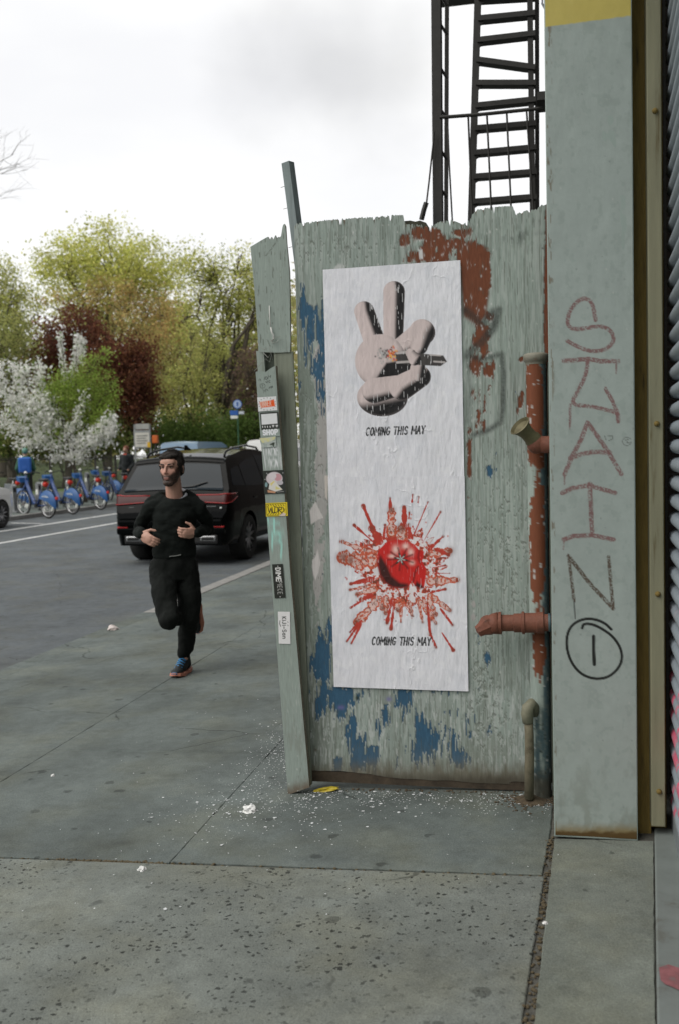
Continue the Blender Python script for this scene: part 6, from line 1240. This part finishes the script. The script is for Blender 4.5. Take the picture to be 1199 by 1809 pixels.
hell(b, (0, -.052, .048), (.056, .030, .034)); hell(b, (0, -.074, -.055), (.030, .022, .022))
for s_ in (-1, 1):
    hell(b, (s_*.034, -.053, -.016), (.023, .021, .024)); hell(b, (s_*.029, -.078, .031), (.025, .011, .0075))
    hell(b, (s_*.077, .014, -.010), (.009, .020, .031), Matrix.Rotation(R(s_*16), 4, 'Z'))
b.tube([Hd(0, -.084, .026), Hd(0, -.094, .004), Hd(0, -.105, -.020), Hd(0, -.092, -.032)], [.008, .0095, .0115, .007], 10); hell(b, (.010, -.092, -.026), (.0075, .0075, .0065)); hell(b, (-.010, -.092, -.026), (.0075, .0075, .0065))
hell(b, (0, -.092, -.0615), (.021, .0065, .0048)); hell(b, (0, -.090, -.0715), (.019, .0065, .0055))
nk = J(312, 880, .0); b.limb([nk+Vector((0, .01, -.06)), nk, Hd(0, .012, -.05)], [.068, .063, .056], 16)
# hidden frame of the body so that it is one figure
pel = J(312, 990, .0); ch = J(311, 905, -.01); b.limb([pel, ch, nk], [.08, .085, .055]); LH, RH = J(331, 1003), J(291, 1003)
sL, sR = J(355, 898, .0), J(267, 898, .0); eL, eR = J(373, 938, .12), J(249, 938, .10); wL, wR = J(349, 941, -.10), J(255, 938, -.15)
for s0, e0_, w0 in ((sL, eL, wL), (sR, eR, wR)): b.limb([s0, e0_, w0], [.034, .028, .026]); b.limb([ch, s0], [.05, .036])
kL, aL = J(336, 1092, -.05), J(326, 1166, .03); kR, aR = J(300, 1082, -.27), J(338, 1084, .18)
b.limb([pel, LH, kL, kL+(aL-kL)*.5+Vector((0, .012, 0)), aL], [.06, .055, .036, .030, .032]); b.limb([pel, RH, kR, aR], [.06, .055, .036, .032])
# hands: half-open, thumbs up, fingers curled
def hand(wr, palm_d, up_d, sg, curl):
    f_ = Vector(palm_d).normalized(); u_ = Vector(up_d); u_ = (u_-f_*u_.dot(f_)).normalized(); n_ = f_.cross(u_)*sg       # n_: towards the palm side
    c = wr+f_*.055; Mh = Matrix((f_, u_, f_.cross(u_))).transposed().to_4x4(); b.ell(c, (.056, .043, .019), Mh, 16, 10); b.limb([wr, c], [.026, .022])
    for k, (off, ln) in enumerate(((.030, .070), (.011, .078), (-.009, .073), (-.028, .058))):
        p0 = wr+f_*.088+u_*off; a1 = f_*math.cos(curl*.5)+n_*math.sin(curl*.5); a2 = f_*math.cos(curl*1.3)+n_*math.sin(curl*1.3); a3 = f_*math.cos(curl*2.1)+n_*math.sin(curl*2.1)
        p1 = p0+a1*ln*.46; p2 = p1+a2*ln*.32; p3 = p2+a3*ln*.26; b.limb([wr+f_*.045+u_*off*.8, p0, p1, p2, p3], [.0105, .0105, .0092, .0085, .0070], 8)
    t0 = wr+f_*.028+u_*.032; t1 = t0+(f_*.55+u_*.7+n_*.35).normalized()*.042; t2 = t1+(f_*.85+u_*.30+n_*.45).normalized()*.034; b.limb([wr+f_*.015+u_*.012, t0, t1, t2], [.017, .0135, .011, .0085], 8)
hand(wR, (.62, -.55, -.42), (.40, -.10, .9), -1, .62); hand(wL, (-.80, -.42, .05), (.05, -.25, .95), 1, .85)
body = remesh(b, 'body', SK, run, .0042, 2)
me = body.data; n = len(me.vertices); co = np.zeros(n*3); me.vertices.foreach_get('co', co); co = co.reshape(-1, 3); Ri = np.array(Rh.to_3x3().inverted()); L_ = (co-np.array(hc)) @ Ri.T
C = np.ones((n, 3))*np.array((.50, .285, .215)); x, y, z_ = L_.T; x = x/1.1; isH = np.abs(z_) < .14
def blend(a, col):
    global C
    a = np.clip(a, 0, 1)[:, None]; C = C*(1-a)+np.array(col)*a
blend(.5*np.exp(-((x)**2/.0012+(y+.10)**2/.001+(z_+.022)**2/.0005)), (.55, .24, .18)); blend(.35*np.exp(-((np.abs(x)-.045)**2/.0006+(z_+.025)**2/.0008))*(y < -.03), (.55, .25, .19))
fr_ = (y < .02) & isH; ns_ = np.array([mnoise.noise(Vector((q[0]*160, q[1]*160, q[2]*160))) for q in L_]) if n < 200000 else np.zeros(n)
jaw = sst(-.032, -.052, z_-.018*sst(.018, .05, np.abs(x))+ns_*.006)                       # moustache line rising to the cheeks
side = sst(.048, .058, np.abs(x)+ns_*.004)*sst(.020, .0, z_+ns_*.006)*(y < .005)*(y > -.06)
beard = np.maximum(jaw, side)*(y < .004-.055*sst(-.055, -.12, z_))*isH*(z_ > -.142)*sst(-.144, -.130, z_); mouth = np.exp(-(x/.019)**4-((z_+.0670)/.0085)**2)*(y < -.07)
blend(beard*(1-mouth)*np.clip(.94+.25*ns_, 0, 1), (.021, .015, .011)); blend(mouth*fr_*.85, (.42, .17, .15)); blend(np.exp(-((z_+.0665)/.0016)**2)*(np.abs(x) < .017)*(y < -.07)*.7, (.10, .03, .03))
blend(np.exp(-((np.abs(x)-.031)/.017)**4-((z_-.0350-.10*(np.abs(x)-.03))/.0050)**2)*(y < -.04)*.92, (.022, .016, .012)); blend(.6*np.exp(-((np.abs(x)-.030)/.016)**2-((z_-.019)/.010)**2)*(y < -.04), (.19, .085, .065))
blend(.92*np.exp(-((np.abs(x)-.030)/.0135)**4-((z_-.0175)/.0036)**2)*(y < -.05), (.014, .010, .009))  # dark slits painted where the eyes lie in shade
at_ = me.color_attributes.new('Col', 'FLOAT_COLOR', 'POINT'); at_.data.foreach_set('color', np.concatenate([C, np.ones((n, 1))], 1).ravel().astype(np.float32))
# hair: short, dark, swept, with real strands at the edge
hb = MB(); hell(hb, (0, .028, .046), (.081, .098, .088), None, 22, 16); hell(hb, (0, -.032, .095), (.062, .042, .024)); hell(hb, (-.01, -.056, .086), (.052, .024, .016))
for s_ in (-1, 1): hell(hb, (s_*.070, .0, .030), (.013, .036, .045)); hell(hb, (s_*.071, -.012, -.006), (.007, .015, .026))
hell(hb, (0, .085, -.02), (.060, .028, .055))
# keep the face free: carve by remeshing then pushing front vertices back
hair = remesh(hb, 'hair', HAIRM, run, .005, 2, .007, 55, (1, 1, .5))
for q in hair.data.vertices:
    l = Rh.to_3x3().inverted() @ (q.co-hc)
    lim = .072-.022*abs(l.x)/.06+.006*l.x/.06+.008*mnoise.noise(Vector((l.x*70, 0, 3)))
    if l.y < -.012 and l.z < lim and abs(l.x) < .070: l.y = max(l.y, -.035) if l.z > .02 else max(l.y, -.005); l.x *= .93; q.co = hc+Rh.to_3x3() @ l
mb = MB(); rs = random.Random(4)
for k in range(420):
    th = rs.uniform(0, 6.283); ph = rs.uniform(.0, 1.25); d = Vector((math.sin(ph)*math.cos(th), math.sin(ph)*math.sin(th), math.cos(ph))); p0 = Vector((d.x*.080, .026+d.y*.096, .050+d.z*.084))
    if p0.z < .062 and p0.y < -.02: continue
    tg = Vector((rs.gauss(.5, .35), rs.gauss(-.6, .35), 0)); tg = tg-d*tg.dot(d); p1 = p0+d*.004+tg*.010; p2 = p1+tg*.010-d*.001; mb.tube([Hd(*p0), Hd(*p1), Hd(*p2)], [.0022, .0018, .0006], 3, False)
mb.build('hair_strands', HAIRM, run, True)
for s_ in (-1, 1):
    e_ = MB().ell(Hd(s_*.030, -.0685, .0130), (.0110, .0075, .0046), Rh, 12, 8).build('eye', mat('eye_white', (.26, .22, .19), .4), run, True); MB().ell(Hd(s_*.030-.002, -.0748, .0130), (.0050, .0020, .0046), Rh, 10, 8).build('iris', mat('iris_dark', (.02, .014, .01), .2), e_, True)  # eyeballs coloured dark, with the shade of the eyes put into the colour
for s_ in (-1, 1): MB().tube([Hd(s_*.012, -.0875, .0345), Hd(s_*.028, -.0865, .0395), Hd(s_*.046, -.0755, .0375), Hd(s_*.054, -.066, .033)], [.0030, .0042, .0036, .0016], 6).build('eyebrow', HAIRM, run, True)
# grey undershirt collar
mb = MB(); ring = []
for i in range(25): a = 2*math.pi*i/24; ring.append(nk+Vector((.008+math.cos(a)*.080, .012+math.sin(a)*.067, .018+.040*math.sin(a)+.012*math.cos(a))))
mb.tube(ring, [.012]*25, 8, False); mb.build('undershirt_collar', mat('collar_grey', (.42, .44, .47), .9, var=.1), run, True)
# sweatshirt
c = MB()
def ring_body(mb, secs, n=24):                    # sections: (centre, half-width, half-depth)
    v = []; f = []
    for ce, rx, ry in secs:
        for j in range(n): a = 2*math.pi*j/n; v.append((ce.x+rx*math.cos(a), ce.y+ry*math.sin(a), ce.z))
    for i in range(len(secs)-1):
        for j in range(n): k = (j+1) % n; f.append((i*n+j, i*n+k, (i+1)*n+k, (i+1)*n+j))
    f.append(tuple(range(n))[::-1]); f.append(tuple((len(secs)-1)*n+j for j in range(n))); mb.add(v, f)
ring_body(c, [(J(311, 984, .0), .152, .112), (J(311, 978, .0), .160, .120), (J(311, 960, .0), .155, .116), (J(311, 935, -.005), .155, .118), (J(311, 910, -.01), .165, .120), (J(311, 897, -.005), .158, .110), (J(312, 889, 0), .14, .098), (J(312, 884, .005), .105, .088)])
def nring(k, r_, up_): return [nk+Vector((.0+math.cos(2*math.pi*i/24)*.090*k, .014+math.sin(2*math.pi*i/24)*.076*k, up_+.040*math.sin(2*math.pi*i/24))) for i in range(25)]
c.tube(nring(1, 0, .012), .021, 10, False); c.limb([J(289, 875, .03), J(268, 890, .02)], [.038, .043]); c.limb([J(334, 874, .03), J(354, 892, .02)], [.038, .043])
for s0, e0_, w0, q in ((sL, eL, wL, 1), (sR, eR, wR, -1)):
    c.limb([s0+Vector((-q*.035, 0, .012)), s0+Vector((0, 0, -.015)), (s0+e0_)/2+Vector((q*.006, 0, 0)), e0_, (e0_+w0)/2, w0+(w0-e0_).normalized()*-.012], [.054, .060, .055, .048, .043, .036], 16); c.limb([J(311+q*20, 888, 0), s0+Vector((0, 0, .004))], [.058, .058], 14)
    c.limb([w0+(w0-e0_).normalized()*-.03, w0+(w0-e0_).normalized()*.006], [.036, .033], 14)
remesh(c, 'sweatshirt', SWEAT, run, .0075, 5, .012, 9, (1, 1, 1.5))
# neck opening is filled by the collar and neck; trousers
t_ = MB(); ring_body(t_, [(J(311, 978, 0), .150, .108), (J(311, 992, 0), .160, .118), (J(312, 1010, 0), .165, .12), (J(313, 1022, -.01), .15, .11)])
t_.limb([LH+Vector((0, 0, .02)), LH+Vector((.006, 0, -.06)), (LH+kL)/2+Vector((.008, -.01, 0)), kL, kL+(aL-kL)*.35+Vector((0, .025, 0)), kL+(aL-kL)*.70+Vector((0, .008, 0)), aL+Vector((0, 0, .045))], [.094, .097, .090, .073, .068, .057, .050], 18)
t_.limb([RH+Vector((0, 0, .02)), RH+Vector((-.008, -.03, -.06)), (RH+kR)/2+Vector((-.005, 0, -.01)), kR+Vector((0, .01, 0)), kR+(aR-kR)*.35+Vector((0, 0, -.008)), kR+(aR-kR)*.75, aR], [.094, .098, .091, .076, .069, .057, .050], 18)
remesh(t_, 'trousers', TROU, run, .0075, 5, .013, 10, (1, 1, .8))
mb = MB(); mb.tube([J(302, 979, -.128), J(312, 978.5, -.130), J(322, 977, -.128)], .0025, 5); mb.build('drawstring', mat('cord_grey', (.30, .31, .29), .8), run)
# shoes
SH = mat('shoe_black', (.012, .016, .017), .7, var=.3, sc=60, bump=.5, bsc=200); SOLE = mat('sole_coral', (.55, .22, .15), .6, var=.2, sc=20); LACE = mat('lace_blue', (.05, .24, .50), .7); WHT = mat('sole_white', (.66, .62, .58), .6)
def shoe(M_, lab):
    s = MB(); s.ell((0, .035, .055), (.036, .05, .05)); s.ell((0, -.06, .045), (.043, .075, .036)); s.ell((0, -.135, .036), (.045, .060, .028)); s.limb([(0, .035, .06), (0, .02, .11)], [.044, .043]); s.limb([(0, .0, .075), (0, -.10, .048)], [.040, .034])
    for i, p_ in enumerate(s.v): s.v[i] = (M_ @ Vector(p_))[:]
    sh_ = remesh(s, 'shoe', SH, run, .006, 3)
    pts = [(.033, .085), (.043, .03), (.040, -.03), (.050, -.11), (.040, -.175), (.010, -.20)]; out_ = pts+[(-x, y) for x, y in pts[::-1]]; s2 = MB(); s2.prism(out_, .0, .021, 'z')
    s2.v = [(M_ @ Vector((x*(1+.10*(z_ < .01)), y, z_+.018*max(0, (-y-.12)/.08)+.012*max(0, (y-.05)/.035)*.6)))[:] for x, y, z_ in s2.v]; s2.build('sole', SOLE, sh_)
    s3 = MB()
    for k in range(4): y = -.030-.025*k; s3.tube([M_ @ Vector((-.030, y, .098-.013*k)), M_ @ Vector((0, y-.008, .118-.014*k)), M_ @ Vector((.030, y, .098-.013*k))], .0062, 6)
    s3.build('laces', LACE, sh_, True); s4 = MB(); s4.ell((0, -.185, .030), (.026, .016, .014)); s4.v = [(M_ @ Vector(p_))[:] for p_ in s4.v]; s4.build('toe_cap', mat('toe_blue', (.08, .15, .26), .6), sh_, True)
    s5 = MB(); s5.ell((0, .078, .035), (.030, .016, .026)); s5.v = [(M_ @ Vector(p_))[:] for p_ in s5.v]; s5.build('heel_counter', WHT, sh_, True); s6 = MB(); s6.ell((0, -.005, .125), (.02, .012, .02)); s6.v = [(M_ @ Vector(p_))[:] for p_ in s6.v]; s6.build('tongue', mat('tongue_red', (.35, .06, .09), .7), sh_, True)
fx = J(326, 1190, .03); shoe(Matrix.Translation((fx.x, .03, .002)) @ Matrix.Rotation(R(-22), 4, 'Z'), 'front')
# trailing foot: toe pointing down, sole turned backwards and outwards
axf = Vector((.05, .22, -.97)).normalized(); soleN = Vector((.72, .65, .15)); soleN = (soleN-axf*soleN.dot(axf)).normalized()      # local -y = toe, local -z = sole normal
yy = -axf; zz = -soleN; xx = yy.cross(zz); Mf = Matrix((xx, yy, zz)).transposed().to_4x4(); an_ = aR+Vector((.0, .02, -.0))
shoe(Matrix.Translation(an_) @ Mf @ Matrix.Translation((0, -.02, -.085)), 'back')
